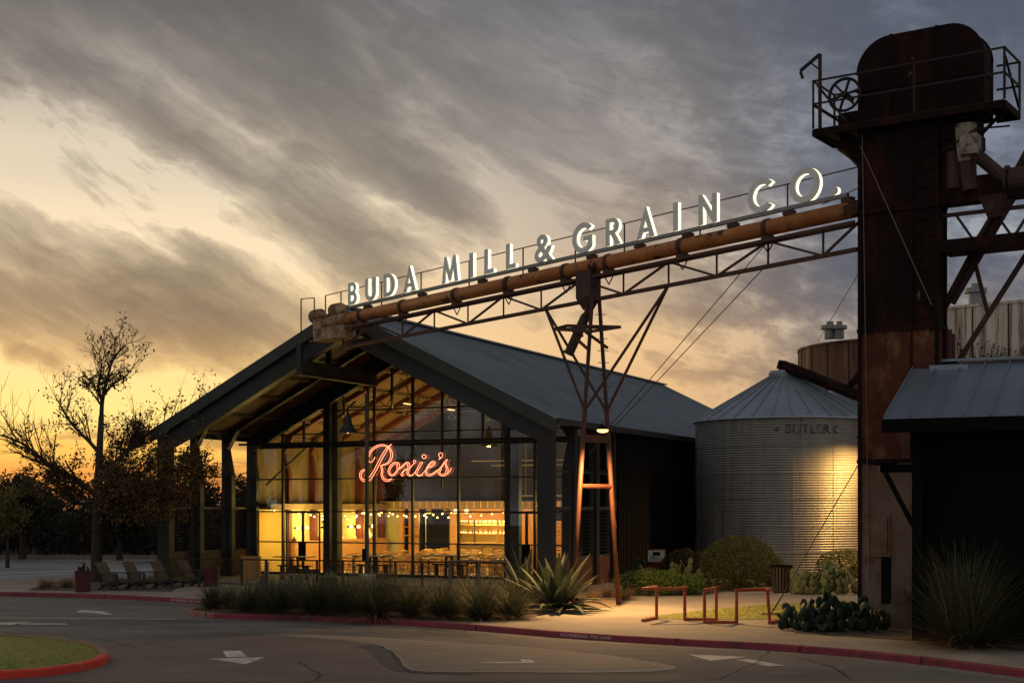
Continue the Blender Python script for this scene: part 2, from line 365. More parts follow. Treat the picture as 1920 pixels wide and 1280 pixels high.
D = D + smooth(hz, .46, .62) * smooth(sy, 770., 830.) * leftw * .75
D = D + smooth(sy, 380., -40.) * .36
D = 1. - E.op('EXPONENT', E.op('MAXIMUM', D - .27, 0.) * -2.0)
def ramp(stops):
    n = WN.new('ShaderNodeValToRGB'); cr = n.color_ramp; cr.interpolation = 'EASE'
    lo_, hi_ = -300., 950.
    st = sorted((((hi_ - y) / (hi_ - lo_)), lin(*c)) for y, c in stops)
    while len(cr.elements) < len(st): cr.elements.new(.5)
    for e_, (p, c) in zip(cr.elements, st): e_.position = p; e_.color = (*c, 1)
    f = (950. - sy) / 1250.
    WL.new(f.x, n.inputs[0]); return n.outputs[0]
def mixc(f, a, b):
    n = WN.new('ShaderNodeMix'); n.data_type = 'RGBA'; n.clamp_factor = True
    WL.new(f.x, n.inputs['Factor']); WL.new(a, n.inputs['A']); WL.new(b, n.inputs['B']); return n.outputs['Result']
brL = ramp([(950, (205, 120, 66)), (895, (232, 152, 74)), (850, (250, 190, 92)), (780, (255, 222, 134)), (690, (255, 216, 146)), (600, (246, 212, 160)), (460, (238, 216, 180)), (330, (214, 199, 174)), (160, (166, 157, 147)), (0, (122, 118, 117)), (-300, (105, 104, 108))])
brM = ramp([(950, (200, 150, 110)), (740, (224, 180, 128)), (640, (226, 186, 136)), (540, (208, 179, 146)), (420, (184, 168, 150)), (260, (156, 149, 144)), (0, (118, 117, 121)), (-300, (98, 100, 108))])
brR = ramp([(950, (170, 140, 118)), (700, (178, 156, 136)), (580, (164, 156, 152)), (480, (148, 152, 160)), (300, (121, 128, 141)), (0, (102, 109, 122)), (-300, (92, 97, 110))])
dkL = ramp([(950, (110, 66, 46)), (870, (150, 100, 64)), (820, (136, 102, 74)), (680, (136, 106, 80)), (570, (106, 94, 82)), (330, (108, 101, 95)), (160, (100, 96, 94)), (0, (88, 87, 88)), (-300, (78, 78, 82))])
dkM = ramp([(950, (150, 112, 88)), (700, (158, 126, 98)), (520, (134, 117, 104)), (300, (112, 106, 104)), (0, (92, 92, 96)), (-300, (78, 80, 87))])
dkR = ramp([(950, (120, 102, 92)), (640, (96, 91, 94)), (520, (78, 82, 95)), (300, (81, 87, 101)), (0, (75, 81, 94)), (-300, (70, 74, 85))])
wM = smooth(sx, 520., 1150.); wR = smooth(sx, 1180., 1680.)
bright = mixc(wR, mixc(wM, brL, brM), brR); dark = mixc(wR, mixc(wM, dkL, dkM), dkR)
skyc = mixc(D, bright, dark)
back = E.op('ADD', 1., 0.)
rear = smooth(E.op('ABSOLUTE', az + 8.), 34., 95.)
rc = WN.new('ShaderNodeRGB'); rc.outputs[0].default_value = (.285, .278, .275, 1)
rmul = WN.new('ShaderNodeVectorMath'); rmul.operation = 'SCALE'; WL.new(rc.outputs[0], rmul.inputs[0]); WL.new((smooth(billow, .35, .65) * .8 + smooth(veil, .35, .7) * .45 + .42).x, rmul.inputs['Scale'])
skyc = mixc(rear, skyc, rmul.outputs[0])
vm = WN.new('ShaderNodeVectorMath'); vm.operation = 'SCALE'; WL.new(skyc, vm.inputs[0]); WL.new(back.x, vm.inputs['Scale'])
SUN_EL, SUN_AZ = 2.5, -27.0
nish = WN.new('ShaderNodeTexSky'); nish.sky_type = 'NISHITA'; nish.sun_disc = False
nish.sun_elevation = rad(SUN_EL); nish.sun_rotation = rad(SUN_AZ); nish.dust_density = 2.0
bg1 = WN.new('ShaderNodeBackground'); WL.new(vm.outputs[0], bg1.inputs[0]); bg1.inputs[1].default_value = 1.12
bg2 = WN.new('ShaderNodeBackground'); WL.new(nish.outputs[0], bg2.inputs[0]); bg2.inputs[1].default_value = 0.004
adw = WN.new('ShaderNodeAddShader'); WL.new(bg1.outputs[0], adw.inputs[0]); WL.new(bg2.outputs[0], adw.inputs[1])
ow = WN.new('ShaderNodeOutputWorld'); WL.new(adw.outputs[0], ow.inputs[0])
world.cycles.sampling_method = 'MANUAL'; world.cycles.sample_map_resolution = 512
sd = bpy.data.lights.new('sun', 'SUN'); sd.energy = .22; sd.angle = rad(14); sd.color = (1, .62, .32)
so = bpy.data.objects.new('sun', sd); C.objects.link(so)
sdir = V((math.sin(rad(SUN_AZ)) * math.cos(rad(SUN_EL + 3)), math.cos(rad(SUN_AZ)) * math.cos(rad(SUN_EL + 3)), math.sin(rad(SUN_EL + 3))))
so.rotation_euler = (-sdir).to_track_quat('-Z', 'Y').to_euler(); so.location = (-30, 20, 30)
# ---------------------------------------------------------------- camera and view
cd = bpy.data.cameras.new('camera'); co = bpy.data.objects.new('camera', cd); C.objects.link(co)
co.location = (0, 0, CH); co.rotation_euler = (math.pi / 2, 0, 0)
cd.sensor_width = 36; cd.lens = F / 1920 * 36; cd.shift_y = (HY - 640) / 1920; cd.clip_end = 3000; cd.clip_start = .1
sc = bpy.context.scene; sc.camera = co
sc.view_settings.view_transform = 'Standard'; sc.view_settings.look = 'None'; sc.view_settings.exposure = 0; sc.view_settings.gamma = 1
sc.render.engine = 'CYCLES'; sc.cycles.use_denoising = True; sc.cycles.max_bounces = 8; sc.cycles.transparent_max_bounces = 16
sc.cycles.sample_clamp_indirect = 6; sc.cycles.caustics_reflective = False; sc.cycles.caustics_refractive = False
def lamp(kind, name, loc, power, color=(1, .70, .19), size=.1, target=None, spot=None, blend=.3, sizey=None):
    d = bpy.data.lights.new(name, kind); d.energy = power; d.color = color
    if kind == 'AREA':
        d.size = size
        if sizey: d.shape = 'RECTANGLE'; d.size_y = sizey
    else: d.shadow_soft_size = size
    if kind == 'SPOT': d.spot_size = rad(spot); d.spot_blend = blend
    o = bpy.data.objects.new(name, d); C.objects.link(o); o.location = loc
    if target is not None: o.rotation_euler = (V(target) - V(loc)).to_track_quat('-Z', 'Y').to_euler()
    return o
# ================================================================ ground, kerbs, markings
RZ = -.15
def sheet(name, pts, z, m, **t):
    b = MB(); b.add([(p[0], p[1], z) for p in pts], [tuple(range(len(pts)))]); return b.build(name, m, **t)
sheet('ground', [(-900, -60), (900, -60), (900, 1500), (-900, 1500)], RZ - .012, M['soil'], kind='structure')
sheet('road', [(-70, 8), (60, 8), (60, 60), (-70, 60)], RZ, M['asphalt'], kind='structure')
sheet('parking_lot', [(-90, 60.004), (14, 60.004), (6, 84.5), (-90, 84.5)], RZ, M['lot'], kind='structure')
edge_px = [(-420, 1105), (-200, 1111), (0, 1117), (100, 1119), (200, 1122), (287, 1126.5), (385, 1132.5), (430, 1135), (452, 1138), (425, 1143.5), (385, 1144), (360, 1146), (352, 1150), (362, 1155), (400, 1159),
           (460, 1161), (560, 1163), (700, 1168.5), (800, 1175), (900, 1182.5), (1040, 1194.5), (1165, 1203), (1300, 1211), (1440, 1218.5), (1600, 1231), (1750, 1247.5), (1920, 1270), (2060, 1296), (2300, 1345)]
edge = [G(x, y, RZ) for x, y in edge_px]
def inset(path, d, closed=False):
    out = []; n = len(path)
    for i in range(n):
        a = path[i - 1] if (i or closed) else path[i]; b = path[(i + 1) % n] if (i < n - 1 or closed) else path[i]
        t = (b - a); t.z = 0; t.normalize(); out.append(path[i] + V((-t.y, t.x, 0)) * d)
    return out
def kerb(name, path, mats, closed=False, width=.17, redsel=None, top=0., **t):
    prof = [(0, RZ - .01), (.012, top - .03), (.035, top), (width, top)]
    b = MB(); n = len(path); rows = []
    for d, z in prof:
        rows.append([V((p.x, p.y, z)) for p in inset(path, d, closed)])
    for i in range(n if closed else n - 1):
        j = (i + 1) % n
        b.mi = redsel(i) if redsel else 0
        for k in range(3): b.quad(rows[k][i], rows[k][j], rows[k + 1][j], rows[k + 1][i])
    return b.build(name, mats, **t)
kerb('kerb', edge, [M['curb_red'], M['curb_bare']], redsel=lambda i: 1 if 8 <= i <= 13 else 0, kind='structure')
inner = inset(edge, .1)
back_px = [(300, 1079), (200, 1081), (60, 1084.5), (0, 1088), (-420, 1094)]
plaza = inner + [V((40, 30, 0)), V((60, 140, 0)), B(3, 60), B(-.6, 42), B(-.9, 3)] + [G(x, y) for x, y in back_px]
gut = inset(edge, -.02); gut2 = inset(edge, -.45)
sheet('gutter', gut + gut2[::-1], RZ + .003, mat('gutter', (.19, .175, .155), (.13, .12, .108), scale=1.2, rough=.8, bump=.4, bscale=40, patches=(((.07, .06, .05), 2., .55, .68, ONE),)), kind='structure')
jb = MB(); acc = 0.
for i_ in range(len(edge) - 1):
    a_, b_ = edge[i_], edge[i_ + 1]; L_ = (b_ - a_).length; t_ = (b_ - a_) / L_; n_ = V((-t_.y, t_.x, 0)); s_ = 3.0 - acc
    while s_ < L_:
        q_ = a_ + t_ * s_
        if i_ not in (5, 20): jb.box(V((q_.x, q_.y, RZ + .076)) + n_ * .085, (.022, .20, .156), (t_, n_, Z))
        s_ += 3.0
    acc = L_ - (s_ - 3.0)
jb.build('kerb_joints', M['soil'], kind='structure')
sheet('plaza', plaza, -.004, M['concrete'], kind='structure')
# joints in the paving
jb = MB()
for k in range(-3, 9):
    a = B(2.2 * k + 1, -3.0); jb.beam(a + V((0, 0, .0)), B(2.2 * k + 1, -10.5 + .35 * k), .02, .004)
jb.build('paving_joints', M['soil'], kind='structure')
# left island
isl_px = [(-300, 1279), (-100, 1276), (0, 1273), (80, 1268), (150, 1258), (192, 1248), (206, 1238.5), (199, 1228), (178, 1218), (120, 1208), (60, 1203.5), (0, 1200), (-100, 1196), (-300, 1192)]
isl = [G(x, y, RZ) for x, y in isl_px]
kerb('island_kerb', isl, [M['curb_painted_glow'], M['curb_bare']], closed=True, width=.2, redsel=lambda i: 0 if i < 6 else 1, kind='structure')
ii = inset(isl, .19, True); cen = V((-11.5, 28.6, 0))
lb = MB(); n = len(ii); r1 = [cen + (p - cen) * .8 + V((0, 0, .09 - p.z * .2)) for p in ii]
ii0 = [V((p.x, p.y, -.012)) for p in ii]; r1 = [V((p.x, p.y, .07)) for p in r1]; r2 = [V((cen.x + (p.x - cen.x) * .4, cen.y + (p.y - cen.y) * .4, .11)) for p in ii]
for i in range(n):
    j = (i + 1) % n; lb.quad(ii0[i], ii0[j], r1[j], r1[i]); lb.quad(r1[i], r1[j], r2[j], r2[i])
lb.add(r2, [tuple(range(n))])
lb.build('lawn', M['lawn'], smooth=True, kind='structure')
def in_poly(x, y, poly):
    c = False; j = len(poly) - 1
    for i in range(len(poly)):
        a, b = poly[i], poly[j]
        if (a[1] > y) != (b[1] > y) and x < (b[0] - a[0]) * (y - a[1]) / (b[1] - a[1]) + a[0]: c = not c
        j = i
    return c
def blade(b, p, az_, lean, h, w, seg=3, droop=.5):
    """one bent tapering blade of grass"""
    d = V((math.cos(az_), math.sin(az_), 0)); s = V((-d.y, d.x, 0)); pts = []
    for i in range(seg + 1):
        t = i / seg; a = lean + droop * t
        pts.append((p + d * (h * t * math.sin(lean + droop * t * .6)) + Z * (h * t * math.cos(lean + droop * t * .6)), w * (1 - t * .92) / 2))
    n = len(b.v)
    vs = []
    for q, ww in pts: vs += [q - s * ww, q + s * ww]
    b.add(vs, [(2 * i, 2 * i + 1, 2 * i + 3, 2 * i + 2) for i in range(seg)])
gb = MB()
for _ in range(15000):
    x = rnd.uniform(-17, -7); y = rnd.uniform(24.5, 34)
    if in_poly(x, y, ii0):
        gb.mi = 0; blade(gb, V((x, y, .0 if rnd.random() < .3 else .05)), rnd.uniform(0, 6.3), rnd.uniform(.0, .7), rnd.uniform(.05, .11), .012, 2, .5)
gb.build('grass', M['lawn_blade'], kind='stuff', label='short dry turf growing on the kerbed island at the road')
# inlay, concrete patch and markings on the road
patch_px = [(170, 1212), (330, 1200), (480, 1190.5), (520, 1189), (560, 1193), (700, 1206), (738, 1226), (752, 1250), (775, 1260), (900, 1263), (1180, 1266), (1270, 1262), (1330, 1274), (1330, 1276.5), (600, 1277), (-60, 1279), (60, 1272), (150, 1262), (200, 1251), (211, 1238), (200, 1226)]
sheet('road_patch', [G(x, y, RZ) for x, y in patch_px], RZ + .004, M['patch'], kind='structure')
inlay_px = [(520, 1188.5), (600, 1190), (700, 1195), (850, 1204), (1000, 1214), (1140, 1228), (1240, 1243), (1270, 1250), (1262, 1255), (1220, 1259), (1100, 1261), (900, 1260), (800, 1259), (760, 1256), (750, 1246), (738, 1226), (712, 1210), (640, 1200), (560, 1194)]
inl = [G(x, y, RZ) for x, y in inlay_px]
sheet('inlay_band', inl, RZ + .008, M['concrete'], kind='structure')
sheet('paver_inlay', inset(inl, .22, True) if False else [G(CX + 0 + (x - 960) , y, RZ) for x, y in [(540, 1190), (600, 1191.5), (700, 1197), (850, 1206), (1000, 1216), (1130, 1229.5), (1220, 1243), (1243, 1249), (1232, 1252), (1180, 1254.5), (1000, 1256), (860, 1255.5), (790, 1254.5), (770, 1251), (762, 1242), (748, 1225), (720, 1209), (640, 1199), (570, 1193)]], RZ + .012, M['paver'], kind='structure')
marks = [[(418, 1219.5), (451, 1219.5), (463, 1231), (424, 1231.8)], [(390, 1234.5), (496, 1232), (460, 1245)],
         [(1290, 1226.5), (1403, 1231.5), (1332, 1239)], [(1378, 1236.5), (1405, 1235.5), (1474, 1248), (1440, 1249)],
         [(-60, 1168), (60, 1165.5), (20, 1171)], [(40, 1168.5), (122, 1168.5), (126, 1170.5), (40, 1170.5)],
         [(142, 1147.5), (150, 1143.2), (203, 1146), (172, 1149)], [(170, 1148), (188, 1145.6), (214, 1151.5), (196, 1151.5)],
         [(975, 1236.5), (997, 1236.5), (1003, 1243.5), (980, 1243.5)], [(905, 1241.5), (980, 1241.5), (980, 1244), (900, 1244)],
         [(0, 1157.5), (330, 1160.5), (330, 1161.2), (0, 1158.3)]]
for i, q in enumerate(marks):
    sheet('road_marking', [G(x, y, RZ) for x, y in q], RZ + (.016 if i in (8, 9) else .008) + .0002 * i, M['white_paint'], kind='structure')
for q in [[(0, 1073), (320, 1066), (320, 1067), (0, 1074.4)], [(200, 1057), (330, 1053), (330, 1053.8), (200, 1058)], [(0, 1080), (140, 1075), (140, 1075.8), (0, 1081)]]:
    sheet('parking_line', [G(x, y, RZ) for x, y in q], RZ + .01, M['white_paint'], kind='structure')
kf = MB(); kf.beam(V((-90, 84.6, -.02)), V((6, 84.6, -.02)), .3, .25); kf.build('far_kerb', M['concrete'], kind='structure')
ki = MB()
for k in range(24):
    a = 2 * math.pi * k / 24
ki.lathe([(2.2, -.16), (2.2, -.03), (2.0, -.02), (0, -.02)], (-22.3, 80, 0), 24); ki.build('tree_island', M['concrete'], kind='structure')
cr = MB()
def crack(pts, w):
    pts = [G(x, y, RZ) for x, y in pts]; out = []
    for a_, b_ in zip(pts[:-1], pts[1:]):
        for k_ in range(6): out.append(a_.lerp(b_, k_ / 6) + V((rnd.gauss(0, .03), rnd.gauss(0, .05), 0)))
    out.append(pts[-1])
    for a_, b_ in zip(out[:-1], out[1:]):
        t_ = (b_ - a_).normalized(); n_ = V((-t_.y, t_.x, 0)) * (w * rnd.uniform(.4, 1.2) / 2); z_ = Z * .0145
        cr.add([a_ + n_ + z_, a_ - n_ + z_, b_ - n_ + z_, b_ + n_ + z_], [(0, 1, 2, 3)])
for pts, w in (([(738, 1226), (752, 1249), (772, 1261), (900, 1263.5)], .10), ([(712, 1209), (738, 1226)], .05), ([(0, 1158.5), (300, 1163), (520, 1172), (800, 1186), (1000, 1201)], .04), ([(1330, 1275), (1420, 1243), (1440, 1219)], .03), ([(210, 1212), (330, 1200), (480, 1190.5)], .035), ([(60, 1185), (180, 1195), (260, 1215)], .03), ([(560, 1240), (600, 1262), (590, 1278)], .03), ([(1500, 1232), (1560, 1250), (1600, 1275)], .035), ([(1100, 1262), (1120, 1278)], .03), ([(300, 1140), (420, 1165)], .03), ([(330, 1262), (420, 1258), (560, 1262), (760, 1272)], .03)): crack(pts, w)
cr.build('road_cracks', M['wire'], kind='structure')
sheet('tar_patch', [G(x, y, RZ) for x, y in [(700, 1207), (738, 1226), (752, 1249), (772, 1260), (745, 1259), (722, 1250), (704, 1232), (690, 1218), (668, 1211)]], RZ + .0105, M['lot_dark'] if 'lot_dark' in M else mat('tar_patch', (.05, .052, .056), (.075, .075, .078), scale=2, rough=.7, bump=.4), kind='structure')
# beds
shrub_bed = [G(x, y) for x, y in [(362, 1141), (372, 1136.5), (450, 1130), (560, 1122), (700, 1120), (850, 1121), (950, 1120), (1000, 1115), (1090, 1122), (1100, 1136), (1040, 1146), (1000, 1156), (930, 1163)]] + inset(edge, .172)[13:19][::-1]
sheet('planting_bed', shrub_bed, .004, M['soil'], kind='structure')
sheet('gravel_strip', [G(x, y) for x, y in [(560, 1121), (700, 1119), (850, 1120), (950, 1119), (1000, 1114), (1050, 1110), (1160, 1105), (1190, 1122), (1165, 1136), (1095, 1140), (1085, 1121), (1000, 1100), (800, 1103), (560, 1108)]], .008, M['gravel'], kind='structure')
sheet('back_bed', [G(x, y) for x, y in [(1160, 1114), (1310, 1117), (1360, 1108), (1480, 1108), (1620, 1112), (1640, 1087), (1180, 1094)]], .004, M['soil'], kind='structure')
sheet('tree_bed', [G(x, y) for x, y in [(52, 1106), (320, 1108), (345, 1097), (300, 1086), (90, 1090)]], .004, M['soil'], kind='structure')
sheet('cactus_bed', [G(x, y) for x, y in [(1490, 1186), (1640, 1196), (1760, 1204), (1950, 1222), (2100, 1215), (2100, 1175), (1640, 1150), (1510, 1158)]], .004, M['soil'], kind='structure')
lawnp = [G(x, y) for x, y in [(1208, 1157.5), (1240, 1153), (1300, 1146), (1380, 1138), (1450, 1132), (1520, 1130), (1545, 1140), (1535, 1152), (1490, 1160), (1380, 1161), (1260, 1160)]]
sheet('lawn', lawnp, .006, M['lawn'], kind='structure')
gb = MB()
for _ in range(9000):
    x = rnd.uniform(2, 10); y = rnd.uniform(36, 46)
    if in_poly(x, y, lawnp): blade(gb, V((x, y, .006)), rnd.uniform(0, 6.3), rnd.uniform(.0, .6), rnd.uniform(.04, .08), .012, 2, .4)
gb.build('grass', M['lawn_blade'], kind='stuff', label='mown turf in the small lawn behind the bike rack')
# lettering
def text_mesh(txt, size, offset=0., extrude=0., spacing=1.):
    cu = bpy.data.curves.new('lettering', 'FONT'); cu.body = txt; cu.size = size; cu.offset = offset; cu.extrude = extrude; cu.space_character = spacing
    cu.align_x = 'CENTER'; cu.align_y = 'CENTER'
    o = bpy.data.objects.new('lettering', cu); C.objects.link(o); bpy.context.view_layer.update()
    dg = bpy.context.evaluated_depsgraph_get(); me = bpy.data.meshes.new_from_object(o.evaluated_get(dg))
    vs = [V(v.co) for v in me.vertices]; fs = [tuple(p.vertices) for p in me.polygons]
    bpy.data.objects.remove(o); bpy.data.curves.remove(cu); bpy.data.meshes.remove(me)
    return vs, fs
def kerb_text(i, f, txt, width, label):
    a, b = edge[i], edge[i + 1]; t = (b - a).normalized(); nrm = V((t.y, -t.x, 0))
    t_ = thing('curb_lettering', a + (b - a) * f, label, 'lettering', 'painted kerb lettering')
    vs, fs = text_mesh(txt, .13); w = max(v.x for v in vs) - min(v.x for v in vs); h = max(v.y for v in vs) - min(v.y for v in vs)
    c = a + (b - a) * f; c = V((c.x, c.y, RZ + .075)) + nrm * .004
    pts_ = [c + t * (v.x * width / w) + Z * (v.y * .075 / h) - nrm * (.012 * (v.y * .075 / h + .075) / .13) for v in vs]
    words_ = txt.split(); x0 = min(v.x for v in vs); gaps = []
    xs_ = sorted(((min(vs[i].x for i in fc), max(vs[i].x for i in fc), fc) for fc in fs), key=lambda q: q[0]); runs_ = [[xs_[0]]]; hi_ = xs_[0][1]
    gl = sorted([(max(0, xs_[k + 1][0] - max(q[1] for q in xs_[:k + 1])), k) for k in range(len(xs_) - 1)])[-(len(words_) - 1):]; cut = {k for _, k in gl}
    for k in range(len(xs_) - 1):
        if k in cut: runs_.append([])
        runs_[-1].append(xs_[k + 1])
    for r_ in runs_:
        mb = MB(); mb.add(pts_, [q[2] for q in r_]); use = sorted({i for q in r_ for i in q[2]}); mp_ = {o_: n_ for n_, o_ in enumerate(use)}
        mb = MB(); mb.add([pts_[i] for i in use], [tuple(mp_[i] for i in q[2]) for q in r_]); mb.build('word', M['text_paint'], t_)
kerb_text(20, .47, 'NO PARKING  FIRE LANE', 1.45, 'white fire lane warning on the red kerb in front of the agave')
kerb_text(5, .62, 'NO PARKING  FIRE LANE', 1.5, 'white fire lane warning on the far red kerb below the wooden lounge chairs')
# ================================================================ the hall
EZ, RZ2, LEN, DG = 6.18, 10.63, 38.1, 6.6            # eave, ridge, length, glass line
MID = BW / 2
def roofz(u): return RZ2 - (RZ2 - EZ) * abs(u - MID) / MID
hall = thing('hall', B(MID, 0, 0), 'dark gabled steel hall with lit glass front and deep open porch', 'hall')
# roof skin with ribs
b = MB(); TH = .10
for u0, u1 in ((-.12, MID), (BW + .12, MID)):
    e0, e1 = roofz(u0), roofz(u1)
    A0, A1, A2, A3 = B(u0, -.05, e0), B(u1, -.05, e1), B(u1, LEN, e1), B(u0, LEN, e0)
    dn = Z * -TH
    b.add([A0, A1, A2, A3, A0 + dn, A1 + dn, A2 + dn, A3 + dn], [(0, 1, 2, 3), (4, 5, 6, 7), (0, 1, 5, 4), (3, 2, 6, 7), (0, 3, 7, 4)])
    k = .2
    while k < LEN:
        p, q = B(u0, k, e0 + .012), B(u1, k, e1 + .012)
        b.beam(p, q, .05, .05); k += .40
b.build('roof', M['roof'], hall)
b = MB(); b.beam(B(MID, -.08, RZ2 + .03), B(MID, LEN, RZ2 + .03), .5, .07)
b.build('ridge_cap', M['roof'], hall)
b = MB()
for s in (1, -1):                                    # boards under the roof
    u0 = MID + s * (MID + .05); z0 = roofz(u0) - TH - .012
    p = [B(u0, .1, z0), B(MID, .1, RZ2 - TH - .012), B(MID, LEN - .1, RZ2 - TH - .012), B(u0, LEN - .1, z0)]
    b.quad(*p)
b.build('ceiling', M['ply'], hall)
for s in (1, -1):
    for k in range(1, 7):
        u = MID + s * k * 1.42; z = roofz(u) - TH - .09
        b = MB(); b.beam(B(u, .4, z), B(u, LEN - 1, z), .09, .12, up=Z); b.build('purlin', M['purlin'], hall)
# eave gutters
for u in (-.12, BW + .12):
    b = MB(); b.beam(B(u, -.05, EZ - .14), B(u, LEN, EZ - .14), .16, .22); b.build('gutter', M['trim'], hall)
# rake fascia (pale outer channel) and portal frames
for s in (1, -1):
    f = lambda x: MID + s * x
    poly = [B(f(MID + .12), -.16, roofz(BW + .12) - .02), B(f(0), -.16, RZ2 - .02), B(f(0), -.16, RZ2 - .50), B(f(MID + .12), -.16, roofz(BW + .12) - .50)]
    MB().prism(poly, dv * .10).build('rake_fascia', M['frame_steel'], hall)
def portal(d, th, m, name, dogleg, shallow=False):
    for s in (1, -1):
        f = lambda x: MID + s * x; H = MID
        rz_ = lambda x: RZ2 - (RZ2 - EZ) * x / MID - TH - .03
        if dogleg:
            q = .2 if shallow else .75; inner = [(H - .66, 0), (H - .66, 4.35), (H - .42, 5.5), (H - .9, rz_(H - .9) - q), (0, RZ2 - .2 - q)]
        else:
            inner = [(H - .72, 0), (H - .72, 5.4), (H - 2.0, rz_(H - 2.0) - 1.1), (0, RZ2 - 1.2)]
        outer = [(0, rz_(0)), (H - .12, rz_(H - .12)), (H - .12, 0)]
        poly = [B(f(x), d - th / 2, z) for x, z in inner + outer]
        MB().prism(poly, dv * th).build(name, m, hall)
portal(.22, .34, M['trim'], 'portal_frame', False)
portal(2.3, .26, M['trim'], 'portal_frame', True, True)
portal(4.5, .26, M['trim'], 'portal_frame', True, True)
portal(DG - .28, .22, M['mullion'], 'portal_frame', True)
for d in (8.9, 11.1, 13.25, 15.3, 17.5): portal(d, .24, M['red_steel'], 'portal_frame', True, True)
# long dark side walls and back wall
for u, sg in ((.12, -1), (BW - .12, 1)):
    b = MB(); b.box(B(u, (DG + LEN) / 2, EZ / 2 - .05), (.12, LEN - DG - .02, EZ - .12), (gv, dv, Z))
    k = DG + .25
    while k < LEN:
        b.box(B(u + sg * .075, k, EZ / 2 - .05), (.03, .06, EZ - .13), (gv, dv, Z)); k += .3
    b.build('side_wall', M['siding'], hall)
b = MB(); b.prism([B(.2, LEN - .4, 0), B(BW - .2, LEN - .4, 0), B(BW - .2, LEN - .4, EZ - .2), B(MID, LEN - .4, RZ2 - .3), B(.2, LEN - .4, EZ - .2)], dv * .15); b.build('back_wall', M['siding'], hall)
b = MB(); b.box(B(MID, (DG + LEN) / 2, .0), (BW - .3, LEN - DG - .6, .03), (gv, dv, Z)); b.build('floor', M['floor_wood'], hall)
b = MB(); b.box(B(MID, DG / 2 + .1, .0), (BW - .2, DG - .3, .02), (gv, dv, Z)); b.build('porch_floor', M['concrete'], hall)
# porch sides: low board panel, mesh screen, rails
for u, boards in ((.35, M['orange_wood']), (BW - .3, M['red_steel'])):
    for d0, d1 in ((.45, 2.15), (2.45, 4.35), (4.65, 6.15)):
        pm = MB(); pm.box(B(u, (d0 + d1) / 2, .55), (.07, d1 - d0, 1.05), (gv, dv, Z)); pnl = pm.build('board_panel', M['dark_wood'] if u < 1 else mat('rusty_panel', (.12, .035, .02), (.08, .025, .015), scale=2, rough=.7), hall)
        mm = MB()
        for z in [1.15 + .14 * i for i in range(13)]: mm.beam(B(u, d0, z), B(u, d1, z), .012, .012)
        for i in range(int((d1 - d0) / .14) + 1): mm.beam(B(u, d0 + .14 * i, 1.1), B(u, d0 + .14 * i, 2.9), .012, .012)
        mm.build('mesh_screen', M['wire'], hall)
        fm = MB()
        fm.beam(B(u, d0, 2.95), B(u, d1, 2.95), .1, .12); fm.beam(B(u, d0, 1.12), B(u, d1, 1.12), .08, .06)
        fm.beam(B(u, d0, 4.3), B(u, d1, 4.3), .06, .06)
        for q in (d0 + .03, d1 - .03): fm.beam(B(u, q, 1.1), B(u, q, 4.33), .05, .05)
        fm.build('screen_frame', M['frame_steel'], hall)
# right porch bays are glazed above and behind the mesh
for d0, d1 in ((2.45, 4.35), (4.65, 6.15)):
    gm = MB(); gm.box(B(BW - .42, (d0 + d1) / 2, 3.4), (.012, d1 - d0, 4.6), (gv, dv, Z)); pn = gm.build('window', M['glass'], hall)
    fm = MB()
    for z in (2.9, 4.4, 5.65): fm.beam(B(BW - .42, d0, z), B(BW - .42, d1, z), .05, .05)
    fm.beam(B(BW - .42, (d0 + d1) / 2, 1.15), B(BW - .42, (d0 + d1) / 2, 5.65), .05, .05)
    fm.build('sash', M['mullion'], pn)
# glass front
ups = [u_at(x, DG) for x in (458, 531, 609, 702, 774, 860, 951, 1003)]
ups[0] = .35; ups.append(BW - .45)
gw = MB(); gw.box(B(MID, DG, .06), (BW - .8, .14, .12), (gv, dv, Z))
GZ = [1.45, 2.8, 4.23, 5.68, 6.2, 7.2]
def gtop(u): return roofz(u) - TH - .22
for i, u in enumerate(ups):
    w = .09 if i not in (6,) else .2
    gw.box(B(u, DG, gtop(u) / 2), (w, .14, gtop(u)), (gv, dv, Z))
for px, z0 in ((829, 6.2), (645, 7.0), (690, 5.7), (735, 7.2), (905, 5.7), (570, 5.7)):
    u = u_at(px, DG); gw.box(B(u, DG, (z0 + gtop(u)) / 2), (.06, .12, gtop(u) - z0), (gv, dv, Z))
u = u_at(829, DG); gw.box(B(u, DG, 5.0), (.06, .12, 2.4), (gv, dv, Z))
for z in GZ:
    ua = ups[0] if z < EZ - .4 else MID - (RZ2 - z - .35) / (RZ2 - EZ) * MID
    gw.beam(B(ua, DG, z), B(BW - ua if z > EZ - .4 else ups[-1], DG, z), .1, .06 if z != 5.68 else .16)
frame = gw.build('glass_front', M['mullion'], hall)
for a, c in zip(ups[:-1], ups[1:]):
    if a < ups[1] - .01: zs = [(2.8, None)]
    else: zs = [(.12, None)]
    for z0, _ in zs:
        poly = [B(a, DG + .01, z0), B(c, DG + .01, z0), B(c, DG + .01, gtop(c))]
        if a < MID < c: poly.append(B(MID, DG + .01, gtop(MID)))
        poly.append(B(a, DG + .01, gtop(a)))
        MB().prism(poly, dv * .012).build('pane', M['glass'], frame)
MB().box(B((ups[0] + ups[1]) / 2 - .12, DG + .25, 1.42), (ups[1] - ups[0] + .25, .05, 2.75), (gv, dv, Z)).build('frosted_panel', M['frost'], hall)
